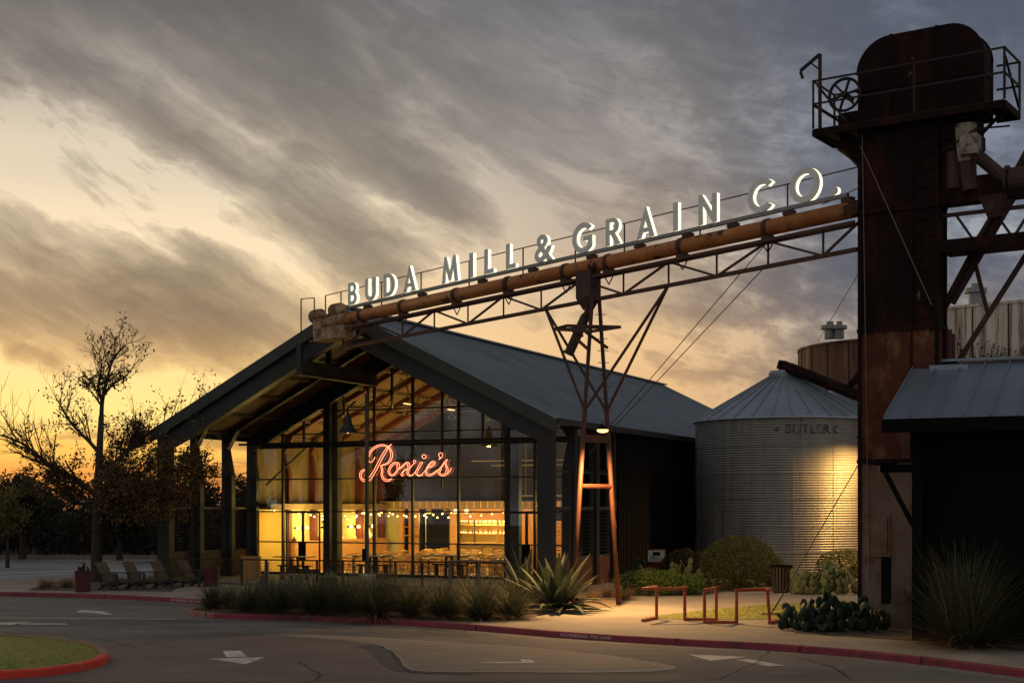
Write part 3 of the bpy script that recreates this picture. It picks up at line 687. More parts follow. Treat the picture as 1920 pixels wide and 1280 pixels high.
# steel column that stands in front of the glass, and the right column behind it
uc = u_at(613, DG - .3); b = MB(); b.box(B(uc, DG - .2, gtop(uc) / 2), (.26, .2, gtop(uc)), (gv, dv, Z)); b.build('column', M['mullion'], hall)
uc = u_at(629, DG + .5); b = MB(); b.box(B(uc, DG + .5, gtop(uc) / 2), (.46, .4, gtop(uc)), (gv, dv, Z)); b.build('column', mat('column_olive', (.10, .085, .04), (.07, .06, .03), scale=1), hall)
uc = u_at(967, DG + .5); b = MB(); b.box(B(uc, DG + .5, gtop(uc) / 2), (.42, .3, gtop(uc)), (gv, dv, Z)); b.build('column', M['trim'], hall)
# doors with pull handles
for px in (569, 988):
    u = u_at(px, DG)
    dm = MB()
    for q in (u - .86, u - .03, u + .03, u + .86): dm.box(B(q, DG - .03, 1.42), (.055, .06, 2.7), (gv, dv, Z))
    dm.box(B(u, DG - .035, 2.76), (1.78, .06, .07), (gv, dv, Z)); dm.box(B(u, DG - .035, .2), (1.76, .05, .14), (gv, dv, Z))
    dr = dm.build('door', M['mullion'], hall)
    hm = MB(); hm.box(B(u - .1, DG - .12, 1.05), (.14, .06, .8), (gv, dv, Z)); hm.box(B(u + .12, DG - .12, 1.05), (.14, .06, .8), (gv, dv, Z)); hm.build('handle', M['black'], dr)
# long tie and rods across the porch
b = MB(); b.tube(B(.3, DG - 1.2, 5.75), B(BW - .3, DG - 1.2, 5.75), .05); b.build('tie_rod', M['trim'], hall)
b = MB(); b.tube(B(.75, DG + .25, 4.0), B(5.4, DG + .25, 7.6), .05); b.build('brace', M['trim'], hall)
# beam box hung below the ridge of the porch (carries the conveyor end)
b = MB(); b.beam(B(7.35, -.5, 8.35), B(7.35, 5.2, 8.35), .22, .55); b.beam(B(7.35, -.5, 8.08), B(7.35, 5.2, 8.08), .34, .05)
b.box(B(7.35, -.45, 8.75), (.22, .2, 1.0), (gv, dv, Z)); b.box(B(7.35, 1.6, 8.95), (.18, .16, 1.2), (gv, dv, Z)); b.box(B(7.35, 5.0, 8.95), (.18, .16, 1.2), (gv, dv, Z))
b.build('hanger_beam', M['trim'], hall)
# light web trusses seen up in the gable inside
b = MB()
for dd in (10.0, 14.3):
    zb = 7.6
    b.tube(B(3.2, dd, zb), B(BW - 3.2, dd, zb), .035, 6)
    for k in range(7):
        ua, ub = 3.6 + k * 1.55, 3.6 + (k + .5) * 1.55
        for q in (ua, ua + 1.55): b.tube(B(ub, dd, roofz(ub) - .3), B(q, dd, zb), .025, 5)
b.build('gable_truss', M['mullion'], hall)
# interior: left wall in two bands, beam at three metres
b = MB(); b.box(B(.30, 12.3, 1.45), (.10, 11.2, 2.86), (gv, dv, Z)); b.build('plaster_wall', M['plaster'], hall)
b = MB(); b.box(B(.28, 12.3, 4.55), (.08, 11.2, 3.1), (gv, dv, Z)); b.build('timber_wall', M['wood_wall'], hall)
b = MB(); b.box(B(.7, 12.2, 3.02), (.7, 10.9, .26), (gv, dv, Z)); b.build('ledge_beam', M['soffit'], hall)
b = MB(); b.box(B(.62, 13.2, .68), (.5, 8.5, 1.3), (gv, dv, Z)); b.box(B(.62, 13.2, 1.37), (.6, 8.6, .07), (gv, dv, Z)); b.build('service_counter', M['bar_wood'], hall)
# cross partition with kitchen
DP = 18.0
ux = lambda px: u_at(px, DP)
def seg(name, x0, x1, z0, z1, m, d=DP, th=.12):
    a, c = (ux(x0) if x0 is not None else .4), (ux(x1) if x1 is not None else BW - .3)
    return MB().box(B((a + c) / 2, d + th / 2, (z0 + z1) / 2), (c - a, th, z1 - z0), (gv, dv, Z)).build(name, m, hall)
a, c = .4, BW - .4
MB().prism([B(a, DP + .3, 3.3), B(c, DP + .3, 3.3), B(c, DP + .3, roofz(c) - .4), B(MID, DP + .3, RZ2 - .4), B(a, DP + .3, roofz(a) - .4)], dv * .1).build('upper_wall', M['black_wall'], hall)
seg('soffit_band', None, None, 2.9, 3.3, M['soffit'], DP - .7, 1.1)
rb = MB()
for k in range(44): rb.box(B(.6 + k * .385, DP - .72, 3.12), (.045, .04, .3), (gv, dv, Z))
rb.build('soffit_battens', M['bar_wood'], hall)
seg('olive_wall', None, 753, 0.02, 2.9, M['olive'])
seg('wood_post', 749, 757, 0.03, 2.895, M['bar_wood'], DP - .1, .2)
seg('niche_back', 757, 776, 0.02, 2.9, M['orange_wood'], DP + .5)
for z in (1.5, 1.95, 2.4): seg('niche_shelf', 757.2, 775, z, z + .04, M['bar_wood'], DP + .02, .46)
seg('wood_post', 845, 857, 0.03, 2.895, M['bar_wood'], DP - .1, .2)
seg('dark_opening', 793, 844, 0.02, 2.9, M['black'], DP + .9)
seg('black_board', 800, 842, .4, 2.65, M['black'], DP - .05, .05)
seg('window_post', 788, 793, 0.02, 2.9, M['black'], DP)
seg('pantry_back', 770, 795, 0.02, 2.9, M['olive'], DP + 1.6)
seg('orange_header', 857, 1012, 2.32, 2.9, M['orange_wood'])
seg('service_hatch_sill', 857, 946, 0.02, 1.12, M['soffit'])
seg('service_hatch_top', 857, 946, 1.12, 1.2, M['bar_wood'], DP - .15, .4)
seg('kitchen_back', 812, 985, 0.02, 2.9, M['plaster'], DP + 2.2)
MB().box(B(ux(826), DP + 1.3, 1.45), (.1, 1.7, 2.85), (gv, dv, Z)).build('kitchen_side', M['plaster'], hall)
for z in (1.6, 2.05): seg('kitchen_shelf', 826, 960, z, z + .04, M['bar_wood'], DP + 1.85, .33)
seg('hatch_post', 888, 890, 1.2, 2.32, M['dark_wood'], DP + .02, .08)
seg('hatch_post', 931, 934, 1.2, 2.32, M['bar_wood'], DP + .02, .08)
seg('orange_wall', 946, None, 0.02, 2.32, M['orange_wood'])
for z in (2.25, 1.66): seg('shelf_light', 828, 958, z, z + .03, M['strip'], DP + 2.02, .04)
seg('pantry_light', 771, 794, 2.6, 2.64, M['strip'], DP + 1.4, .05)
# warm conduits and a track high in the room
b = MB()
for z, dd, u0, u1 in ((4.9, 12, 9.5, 17), (5.15, 13, 8, 17), (3.55, 16.5, 8.8, 14.5)):
    b.tube(B(u0, dd, z), B(u1, dd, z), .035, 6)
for u in (9.2, 10.4, 11.6, 12.8): b.tube(B(u, 16.5, 3.55), B(u, 16.5, 8), .012, 5)
b.build('ceiling_conduit', M['purlin'], hall)
# ---- things in and on the hall
fan = thing('ceiling_fan', B(12.2, 11.2, 6.55), 'pale ceiling fan hanging high behind the glass front', 'fan')
c = B(12.2, 11.2, 6.55)
for k in range(5):
    a = k * 1.2566 + .3; d_ = V((math.cos(a), math.sin(a), 0)); b = MB(); b.beam(c + d_ * .15, c + d_ * 1.25, .14, .015); b.build('blade', M['purlin'], fan)
MB().lathe([(.001, -.12), (.14, -.1), (.16, .05), (.03, .1), (.025, 1.9), (.001, 1.9)], c, 12).build('motor', M['purlin'], fan)
for i, d in enumerate((7.3, 11.4, 15.5)):
    p = B(7.75, d, 7.45)
    t = thing('ceiling_light', p, ('nearest', 'middle', 'farthest')[i] + ' warm strip light of the row under the hall roof', 'ceiling light', 'strip lights under the hall roof')
    MB().box(p + Z * .05, (.16, .9, .06), (gv, dv, Z)).build('housing', M['mullion'], t)
    MB().box(p, (.1, .55, .03), (gv, dv, Z)).build('diffuser', M['lampface'], t)
    MB().tube(p + Z * .08, B(7.75, d, roofz(7.75) - .15), .012, 5).build('rod', M['wire'], t)
    lamp('POINT', 'strip_lamp', p - Z * .25, 28, size=.25)
sconce_d = (7.6, 9.6, 10.3, 11.9, 12.6, 14.3, 15.0, 16.4)
for i, d in enumerate(sconce_d):
    p = B(.42, d, 2.02)
    t = thing('wall_lamp', p, ('first', 'second', 'third', 'fourth', 'fifth', 'sixth', 'seventh', 'eighth')[i] + ' round wall lamp from the glass front along the plaster wall', 'wall lamp', 'wall lamps in the hall')
    MB().tube(p, p + gv * .14, .05, 10).build('bracket', M['black'], t)
    MB().ball(p + gv * .22, .085, 10).build('globe', M['bulb'], t)
    if i % 2 == 0: lamp('POINT', 'sconce_lamp', p + gv * .5, 95, size=.1)
# string lights: three catenaries
runs = [((.8, 6.9, 2.95), (3.6, 13.5, 2.85), .25, 11), ((.9, 9.5, 2.9), (4.8, 9.0, 2.9), .45, 8), ((1.0, 13.5, 2.88), (6.4, 14.5, 2.85), .25, 12), ((3.4, 12, 2.86), (8.2, 16.6, 2.86), .3, 12)]
for i, (p, q, sag, n) in enumerate(runs):
    pa, pb = B(*p), B(*q); pts = [pa.lerp(pb, k / 20) - Z * (sag * 4 * (k / 20) * (1 - k / 20)) for k in range(21)]
    t = thing('string_light', pa, ('string of warm bulbs nearest the frosted panel', 'deeply sagging string of warm bulbs across the dining room', 'string of warm bulbs over the service counter', 'string of warm bulbs reaching towards the kitchen hatch')[i], 'string lights', 'strings of warm bulbs in the hall')
    MB().pipe(pts, .008, 4).build('wire', M['wire'], t)
    for k in range(n):
        f = (k + .5) / n; c = pa.lerp(pb, f) - Z * (sag * 4 * f * (1 - f) + .07)
        MB().ball(c, .042, 8).build('bulb', M['bulb'], t)
    lamp('POINT', 'string_lamp', pa.lerp(pb, .3) - Z * .35, 160, size=.3); lamp('POINT', 'string_lamp', pa.lerp(pb, .75) - Z * .35, 160, size=.3)
for i, px in enumerate((858, 879)):
    p = B(ux(px), DP - .25, 2.78)
    t = thing('globe_lamp', p, ('left', 'right')[i] + ' globe lamp over the kitchen hatch', 'lamp', 'globe lamps over the kitchen hatch')
    MB().ball(p, .12, 10).build('globe', M['softglow'], t); MB().tube(p + dv * .08, p + dv * .3 - Z * .1, .015, 6).build('arm', M['black'], t)
lamp('AREA', 'kitchen_lamp', B((ux(857) + ux(946)) / 2, DP + 1.4, 2.6), 480, size=2.6, sizey=.6, target=B((ux(857) + ux(946)) / 2, DP + 1.8, 0))
lamp('AREA', 'pantry_lamp', B(ux(782), DP + 1.0, 2.75), 70, size=.5, target=B(ux(782), DP + 1.2, 0))
for u, d, pw in ((11, 10.5, 230), (14.5, 12.5, 230), (8, 12, 200), (12.5, 15.5, 250), (16, 9, 140), (15.5, 16, 150)):
    lamp('POINT', 'room_lamp', B(u, d, 2.9), pw, size=.25)
# neon sign traced as pen strokes, hung 25 cm before the glass
NP = DG - .12
def np_(cx, cy):
    px, py = 660 + cx / 8.727, 800 + cy / 8.727
    u = u_at(px, NP); p = B(u, NP); return V((p.x, p.y, z_at(py, p)))
def catmull(pts, n=5, closed=False):
    out = []; m = len(pts)
    rng = range(m) if closed else range(m - 1)
    for i in rng:
        p0 = pts[(i - 1) % m] if closed or i else pts[0]; p1 = pts[i]; p2 = pts[(i + 1) % m]; p3 = pts[(i + 2) % m] if closed or i + 2 < m else pts[-1]
        for k in range(n):
            t = k / n
            out.append(tuple(.5 * ((2 * p1[j]) + (-p0[j] + p2[j]) * t + (2 * p0[j] - 5 * p1[j] + 4 * p2[j] - p3[j]) * t * t + (-p0[j] + 3 * p1[j] - 3 * p2[j] + p3[j]) * t ** 3) for j in range(len(p1))))
    if not closed: out.append(pts[-1])
    return out
neon = {
 'R': [([(225, 560), (255, 470), (310, 375), (390, 312), (480, 288), (565, 302), (630, 360), (664, 440), (652, 520), (615, 580), (560, 612), (468, 632)], 0),
       ([(375, 490), (350, 545), (310, 580), (282, 565), (272, 520), (290, 450), (350, 370), (440, 318), (530, 312), (598, 350), (632, 425), (628, 500), (590, 572), (530, 608), (468, 632)], 0),
       ([(645, 284), (585, 330), (535, 385), (455, 520), (380, 665), (318, 775), (265, 838), (215, 862), (168, 840), (150, 785), (180, 728), (228, 704)], 0),
       ([(645, 284), (600, 335), (560, 405), (480, 545), (410, 685), (345, 800), (290, 868), (225, 892), (165, 876), (126, 815), (132, 745), (170, 704), (228, 692)], 0),
       ([(468, 632), (482, 700), (476, 770), (492, 838), (535, 880), (595, 888), (655, 845)], 0), ([(490, 640), (506, 705), (500, 780), (520, 832), (560, 858), (605, 862), (655, 845)], 0)],
 'o': [([(735, 578), (680, 585), (625, 635), (592, 705), (600, 768), (645, 800), (705, 775), (755, 705), (775, 635), (762, 592)], 1), ([(738, 600), (690, 608), (645, 655), (616, 720), (630, 770), (665, 780), (705, 748), (738, 690), (735, 640)], 1)],
 'x': [([(770, 682), (820, 640), (865, 595), (905, 572), (938, 600), (945, 660), (925, 740), (940, 790), (985, 785), (1045, 728)], 0), ([(775, 690), (830, 648), (880, 602), (905, 600), (915, 650), (900, 720), (905, 775), (945, 800), (1000, 785)], 0),
       ([(1020, 600), (1045, 565), (1028, 542), (1003, 556), (1010, 592), (985, 632), (935, 675), (880, 700), (830, 748), (842, 782), (820, 802), (800, 775), (835, 728), (885, 682)], 0)],
 'i': [([(1158, 578), (1115, 650), (1070, 730), (1075, 782), (1120, 788), (1165, 750), (1205, 708)], 0), ([(1158, 578), (1118, 580), (1085, 645), (1042, 730), (1055, 785), (1100, 800), (1160, 775)], 0), ([(1178, 452), (1208, 470), (1210, 500), (1180, 518), (1150, 500), (1150, 468)], 1)],
 'e': [([(1225, 672), (1290, 660), (1345, 620), (1362, 580), (1330, 556), (1275, 590), (1225, 660), (1198, 730), (1215, 785), (1265, 800), (1330, 775), (1405, 712)], 0), ([(1250, 648), (1300, 634), (1338, 594), (1312, 582), (1265, 625), (1228, 690), (1225, 750), (1265, 775), (1320, 758), (1400, 700)], 0)],
 's': [([(1405, 712), (1465, 640), (1515, 565), (1558, 530), (1535, 590), (1565, 660), (1572, 725), (1535, 785), (1470, 800), (1418, 770), (1412, 722)], 0), ([(1420, 706), (1475, 650), (1515, 590), (1535, 640), (1542, 710), (1515, 765), (1470, 775), (1435, 745), (1465, 690)], 0), ([(1560, 770), (1600, 725), (1632, 668)], 0),
       ([(1450, 422), (1480, 440), (1482, 475), (1455, 512), (1424, 532), (1440, 495), (1420, 470), (1424, 438)], 1)],
}
sign = thing('neon_sign', np_(900, 650), 'red and white neon script sign hung on the glass front', 'neon sign')
for ch, strokes in neon.items():
    b = MB()
    for pts, cl in strokes:
        q = catmull(pts, 4, bool(cl)); b.pipe([np_(*p) for p in q], .0105, 6, closed=bool(cl))
    b.build('neon_letter', M['neon'], sign)
b = MB()
for cx_ in (500, 900, 1300): b.tube(np_(cx_, 690) + dv * .03, np_(cx_, 690) + dv * .1, .015, 5)
b.build('standoff', M['black'], sign)
# dining furniture
def chair_mesh():
    b = MB(); b.box((0, 0, .45), (.42, .42, .035))
    for sx_, sy_ in ((-1, -1), (1, -1), (-1, 1), (1, 1)): b.tube((sx_ * .15, sy_ * .15, .44), (sx_ * .21, sy_ * .21, 0), .017, 5)
    b.beam((-.18, -.18, .2), (.18, -.18, .2), .02, .02); b.beam((-.18, .18, .2), (.18, .18, .2), .02, .02)
    for k in range(6):
        x = -.17 + .068 * k; b.tube((x, .18, .46), (x * 1.15, .25, .88), .011, 5)
    b.pipe([(-.23, .25, .86), (-.1, .275, .9), (.1, .275, .9), (.23, .25, .86)], .02, 5)
    return b
ch0 = chair_mesh().build('spindle_chair', M['chair_wood'], None, label='pale wooden spindle chair drawn up to a dining table behind the glass', category='chair', group='spindle chairs in the dining room'); used = []
tb0 = thing('dining_table', (0, 0, 0), 'x', 'table', 'dining tables behind the glass')
MB().box((0, 0, .735), (1.25, .8, .045)).build('table_top', M['table_wood'], tb0)
MB().lathe([(.001, .7), (.05, .7), (.05, .06), (.3, .03), (.3, 0), (.001, 0)], (0, 0, 0), 12).build('pedestal', M['dark_wood'], tb0)
pl0 = MB().lathe([(.001, 0), (.09, 0), (.13, .02), (.12, .022), (.085, .008), (.001, .008)], (0, 0, 0), 14).build('plate', M['ceramic'], None, label='pale plate laid on a dining table behind the glass', category='plate', group='plates on the dining tables')
rows = ('front', 'second', 'third', 'fourth', 'back'); ords = ('first', 'second', 'third', 'fourth', 'fifth', 'sixth', 'seventh')
th = math.atan2(gv.y, gv.x); first = dict(c=True, t=True, p=True); k = 0
for r, d in enumerate((8.0, 10.1, 12.2, 14.3, 16.4)):
    us = [4.6 + 1.9 * i + (.35 if r % 2 else 0) for i in range(7)]
    for i, u in enumerate(us):
        t = tb0 if first['t'] else copy_tree(tb0); first['t'] = False
        t.location = B(u, d, .016); t.rotation_euler = (0, 0, th); t['label'] = '%s dining table from the left in the %s row behind the glass' % (ords[i], rows[r])
        for sx_, sy_, ro in ((-.3, -.62, math.pi), (.3, -.62, math.pi), (-.3, .62, 0), (.3, .62, 0)):
            if rnd.random() < .06: continue
            c = ch0 if first['c'] else ch0.copy()
            if not first['c']: C.objects.link(c)
            first['c'] = False
            c.location = B(u + sx_ + rnd.uniform(-.05, .05), d + sy_ + rnd.uniform(-.06, .06), .016); c.rotation_euler = (0, 0, th + ro + rnd.uniform(-.2, .2))
        if r < 3:
            for sx_, sy_ in ((-.3, -.22), (.3, -.22), (-.3, .22), (.3, .22)):
                c = pl0 if first['p'] else pl0.copy()
                if not first['p']: C.objects.link(c)
                first['p'] = False
                c.location = B(u + sx_, d + sy_, .776)
# bottles on the kitchen shelves, jars in the niche, pictures on the plaster wall
bt0 = None
for z in (1.64, 2.09):
    for k in range(9):
        p = B(ux(845) + .28 * k + rnd.uniform(-.04, .04), DP + 2.0, z + .001)
        if bt0 is None:
            bt0 = MB().lathe([(.001, 0), (.045, 0), (.048, .02), (.046, .17), (.016, .23), (.015, .30), (.001, .30)], (0, 0, 0), 10).build('bottle', M['planter'], None, label='slim bottle standing on the lit kitchen shelves', category='bottle', group='bottles on the kitchen shelves'); o = bt0
        else: o = bt0.copy(); C.objects.link(o)
        o.location = p; o.scale = (1, 1, rnd.uniform(.8, 1.15))
for i, (d, z) in enumerate(((8.4, 2.35), (12.3, 2.4), (15.7, 2.35))):
    t = thing('picture_frame', B(.37, d, z), ('picture nearest the glass front on the plaster wall', 'middle picture on the plaster wall above the counter', 'picture nearest the kitchen on the plaster wall')[i], 'picture', 'pictures on the plaster wall')
    MB().box(B(.37, d, z), (.03, .5, .4), (gv, dv, Z)).build('frame', M['dark_wood'], t); MB().box(B(.388, d, z), (.01, .42, .32), (gv, dv, Z)).build('picture', M['sign_panel'], t)
# jars on the counter
vz = [(9.2, .13, .22, 'small dark red pitcher'), (13.3, .14, .26, 'squat cream jar'), (14.6, .09, .2, 'slim cream bottle'), (16.0, .2, .5, 'tall long necked cream vase'), (11.2, .12, .2, 'short brown crock')]
for d, r, h, nm in vz:
    p = B(.66, d, 1.41)
    MB().lathe([(.001, 0), (r * .6, 0), (r, h * .3), (r * .8, h * .55), (r * .28, h * .68), (r * .28, h * .95), (r * .34, h)], p, 16).build('vase', M['planter'] if 'red' in nm or 'brown' in nm else M['ceramic'], None, smooth=True, label=nm + ' standing on the service counter', category='vase', group='vases on the service counter')
# ================================================================ conveyor with the sign
E0 = V((-6.71, 52.4, 9.87)); T0_ = V((8.75, 35.6, 10.54)); ev = T0_ - E0; EL = ev.length; eh = V((ev.x, ev.y, 0)).normalized(); nf = V((eh.y, -eh.x, 0))
def CV(t, h=0., o=0.): return E0 + ev * t + Z * h + nf * o
def t_at(px):
    k = (px - CX) / F; return (k * E0.y - E0.x) / (ev.x - k * ev.y)
cvr = thing('grain_conveyor', CV(.5), 'rusty orange tubular grain conveyor on a lattice truss from the hall ridge to the tower', 'conveyor')
b = MB(); b.tube(CV(.035), CV(1.01), .215, 20); b.build('pipe', M['pipe'], cvr, smooth=True)
b = MB(); b.tube(CV(-.012), CV(.04), .225, 20); b.build('end_pipe', M['pipe_pale'], cvr, smooth=True)
for px in (680, 757, 857, 954, 1062, 1142, 1280, 1440):
    t = t_at(px); b = MB(); b.tube(CV(t - .003), CV(t + .003), .25, 18); b.box(CV(t, -.27), (.25, .3, .1), (eh, nf, Z))
    b.tube(CV(t - .012, -.28), CV(t, -.66), .02, 5); b.tube(CV(t + .012, -.28), CV(t, -.66), .02, 5); b.build('saddle', M['truss'], cvr)
tn = [.954 - .0768 * k for k in range(13)]
b = MB()
hu, hl = -.36, -1.03
for o in (-.16, .16):
    b.beam(CV(.02, hu, o), CV(1.0, hu, o), .075, .075); 
    b.beam(CV(.02, hl, o * .3), CV(1.0, hl, o * .3), .08, .09)
b.build('truss_chords', M['truss'], cvr)
b = MB()
for i, t in enumerate(tn):
    b.beam(CV(t, hu), CV(t, hl), .055, .055)
    if i % 2 == 1:
        for q in (t - .0768, t + .0768): b.beam(CV(t, hu, .0), CV(min(q, 1.0), hl, 0), .06, .06)
b.beam(CV(1.0, hu), CV(.954, hl), .06, .06)
b.build('truss_web', M['truss'], cvr)
# end machinery: gear case, two motors, cranked plate
b = MB(); b.box(CV(.012, -.42), (1.7, .55, .42), (eh, nf, Z)); b.box(CV(.012, -.66), (2.3, .8, .05), (eh, nf, Z)); b.box(CV(-.025, -.2), (.5, .55, .75), (eh, nf, Z)); b.build('gear_case', M['pipe_pale'], cvr)
for t, h, o in ((-.034, .42, .05), (.012, .52, -.1)):
    c = CV(t, h - .1, o); b = MB(); b.pipe([c - eh * .36, c - eh * .34, c + eh * .22, c + eh * .25, c + eh * .34], [.1, .24, .24, .17, .06], 14)
    for k in range(9): b.tube(c + eh * (-.28 + .055 * k), c + eh * (-.262 + .055 * k), .265, 14)
    b.box(c - Z * .27, (.4, .3, .1), (eh, nf, Z)); b.build('motor', M['pipe_pale'], cvr)
# handrail behind the letters
rt = [t_at(x) for x in (600, 629, 705, 779, 869, 970, 1068, 1160, 1302, 1466)] 
b = MB(); hr = lambda t: 1.12
for t in rt: b.tube(CV(t, -.1, -.25), CV(t, hr(t), -.25), .024, 6)
b.tube(CV(rt[0], 1.12, -.25), CV(.998, 1.12, -.25), .018, 6)
b.tube(CV(t_at(577), -.3, .3), CV(t_at(577), 1.05, .3), .024, 6); b.tube(CV(t_at(577), -.3, -.3), CV(t_at(577), 1.15, -.3), .024, 6); b.tube(CV(t_at(577), 1.05, .3), CV(t_at(577), 1.15, -.3), .02, 6)
b.build('handrail', M['rail'], cvr)
# discharge hopper with spout
CL = V((2.52, 42.37, 0)); tl = t_at(1103)
c = CV(tl, 0); ax = (eh, nf, Z)
b = MB()
def frustum(b, c0, s0, c1, s1):
    vs = [c0 + eh * (i * s0[0] / 2) + nf * (j * s0[1] / 2) for i, j in ((-1, -1), (1, -1), (1, 1), (-1, 1))] + [c1 + eh * (i * s1[0] / 2) + nf * (j * s1[1] / 2) for i, j in ((-1, -1), (1, -1), (1, 1), (-1, 1))]
    b.add(vs, [(0, 3, 2, 1), (4, 5, 6, 7), (0, 1, 5, 4), (1, 2, 6, 5), (2, 3, 7, 6), (3, 0, 4, 7)])
frustum(b, c - Z * .95, (.62, .45), c - Z * .15, (.62, .45)); frustum(b, c - Z * 1.3, (.24, .22), c - Z * .95, (.62, .45))
hp = b.build('hopper', M['hopper'], cvr)
p0 = c - Z * 1.28; p1 = P(1097, 595, c.y + .1); p2 = P(1066, 664, c.y + .1)
b = MB(); b.pipe([p0, p0 - Z * .12, p1, p2], [.12, .13, .15, .15], 12); b.tube(p2 + (p1 - p2).normalized() * .06, p2, .19, 12); q = p1.lerp(p2, .42); b.tube(q, q + (p2 - p1).normalized() * .05, .19, 12); b.build('spout', M['hopper'], cvr)
# support frame
sup = thing('conveyor_support', CL, 'tall rusty pipe trestle carrying the conveyor beside the agave', 'trestle')
ln = V((.757, .652, 0))
zn, zt = 5.88, CV(t_at(1112)).z - .95
legs = []
for s, f in ((1, .965), (-1, .965)):
    a = CL + ln * (s * f); nd = CL + ln * (s * .46) + Z * zn; tp = CL + ln * (s * .14) + Z * zt
    b = MB(); b.tube(a, nd, .075, 12); b.build('leg', M['leg'], sup, smooth=True)
    b = MB(); b.tube(nd, tp, .06, 10)
    if s == 1:
        z = 5.2
        while z < zt - .3:
            p = CL + ln * (s * (.46 - .32 * (z - zn) / (zt - zn))) + Z * z if z > zn else CL + ln * (.5) + Z * z
            b.beam(p - V((.16, 0, 0)), p + V((.17, 0, 0)), .02, .02); z += .36
    b.build('upper_leg', M['truss'], sup)
    legs.append((a, nd, tp))
for tt in (.502, .723):
    for a, nd, tp in legs:
        b = MB(); b.tube(CV(tt, hl), nd, .045, 8); b.build('strut', M['truss'], sup)
b = MB()
def legp(i, z): a, nd, _ = legs[i]; return a.lerp(nd, z / zn)
b.tube(legp(0, 3.62), legp(1, 3.62), .075, 10); b.beam(legp(0, 5.05), legp(1, 5.05), .1, .22)
b.build('crossbar', M['leg'], sup)
zp = z_at(617, CL); pf = [P(1040, 617, 41.9), P(1063, 610.5, 42.6), P(1163, 613, 42.2), P(1110, 621, 41.2)]
b = MB()
for i in range(4): b.beam(pf[i], pf[(i + 1) % 4], .07, .09)
b.beam(pf[0], pf[2], .06, .06); b.beam(P(1098, 622, 41.6), P(1139, 652, 42.1), .07, .07); b.beam(P(1083, 637, 41.9), P(1103, 655, 41.3), .07, .07)
b.build('landing', M['truss'], sup)
fl = thing('flood_lamp', P(1130, 804, 40.95), 'lit flood lamp clamped between the legs of the conveyor trestle', 'flood lamp')
p = P(1130, 804, 40.9)
MB().pipe([p + Z * .1, p + Z * .16 + V((0, .3, 0)), V((p.x, CL.y - .1, p.z + .16))], .03, 8).build('arm', M['black'], fl)
MB().lathe([(.001, .1), (.06, .1), (.12, .05), (.2, .0), (.2, -.015), (.001, -.015)], p, 16).build('housing', M['black'], fl)
MB().ball(p - Z * .035, .17, 16, (1, 1, .45)).build('lamp_glass', M['lampface'], fl)
lamp('SPOT', 'flood_light', p - Z * .14, 4600, color=(1, .55, .19), size=.12, target=p + V((.5, -.2, -3)), spot=166, blend=.7)
# sign letters
def arc(cx, cy, r, a0, a1, n=14): return [(cx + r * math.cos(rad(a0 + (a1 - a0) * i / n)), cy + r * math.sin(rad(a0 + (a1 - a0) * i / n))) for i in range(n + 1)]
LT = {
 'I': [[(0, 0), (.19, 0), (.19, 1), (0, 1)]],
 'L': [[(0, 0), (.52, 0), (.52, .17), (.18, .17), (.18, 1), (0, 1)]],
 'A': [[(0, 0), (.41, 1.13), (.82, 0), (.63, 0), (.56, .2), (.26, .2), (.19, 0)], [(.31, .36), (.51, .36), (.41, .66)]],
 'N': [[(0, 0), (0, 1.05), (.13, 1.05), (.6, .36), (.6, 1), (.78, 1), (.78, 0), (.64, 0), (.18, .68), (.18, 0)]],
 'M': [[(0, 0), (.16, 1.1), (.26, 1.1), (.5, .42), (.74, 1.1), (.84, 1.1), (1.0, 0), (.82, 0), (.74, .6), (.56, .08), (.44, .08), (.26, .6), (.18, 0)]],
 'O': [arc(.54, .5, .54, 0, 352, 44), arc(.54, .5, .35, 0, 350, 36)],
 'C': [arc(.54, .5, .54, 42, 318, 32) + arc(.54, .5, .35, 312, 48, 28)],
 'G': [arc(.54, .5, .54, 42, 322, 32) + [(.966, .54), (.56, .54), (.56, .38), (.78, .38), (.78, .26)] + arc(.54, .5, .35, 308, 48, 26)],
 'U': [[(0, 1), (0, .36)] + arc(.37, .36, .37, 180, 360, 18) + [(.74, 1), (.56, 1), (.56, .36)] + arc(.37, .36, .19, 360, 180, 14) + [(.18, 1)]],
 'D': [[(0, 0), (.26, 0)] + arc(.26, .5, .5, -90, 90, 18) + [(0, 1)], [(.18, .17), (.26, .17)] + arc(.26, .5, .33, -90, 90, 14) + [(.18, .83)]],
 'B': [[(0, 0), (.32, 0)] + arc(.32, .285, .285, -90, 52, 12) + arc(.3, .755, .245, -40, 90, 12) + [(0, 1)], [(.17, .15), (.31, .15)] + arc(.31, .285, .135, -90, 90, 10) + [(.17, .42)], [(.17, .6), (.29, .6)] + arc(.29, .725, .125, -90, 90, 10) + [(.17, .85)]],
 'R': [[(0, 0), (.18, 0), (.18, .4), (.25, .4), (.5, 0), (.72, 0), (.44, .44)] + arc(.34, .71, .29, -70, 90, 14) + [(0, 1)], [(.18, .56), (.33, .56)] + arc(.33, .705, .145, -90, 90, 10) + [(.18, .85)]],
 '.': [arc(.13, .13, .13, 0, 345, 20)],
}
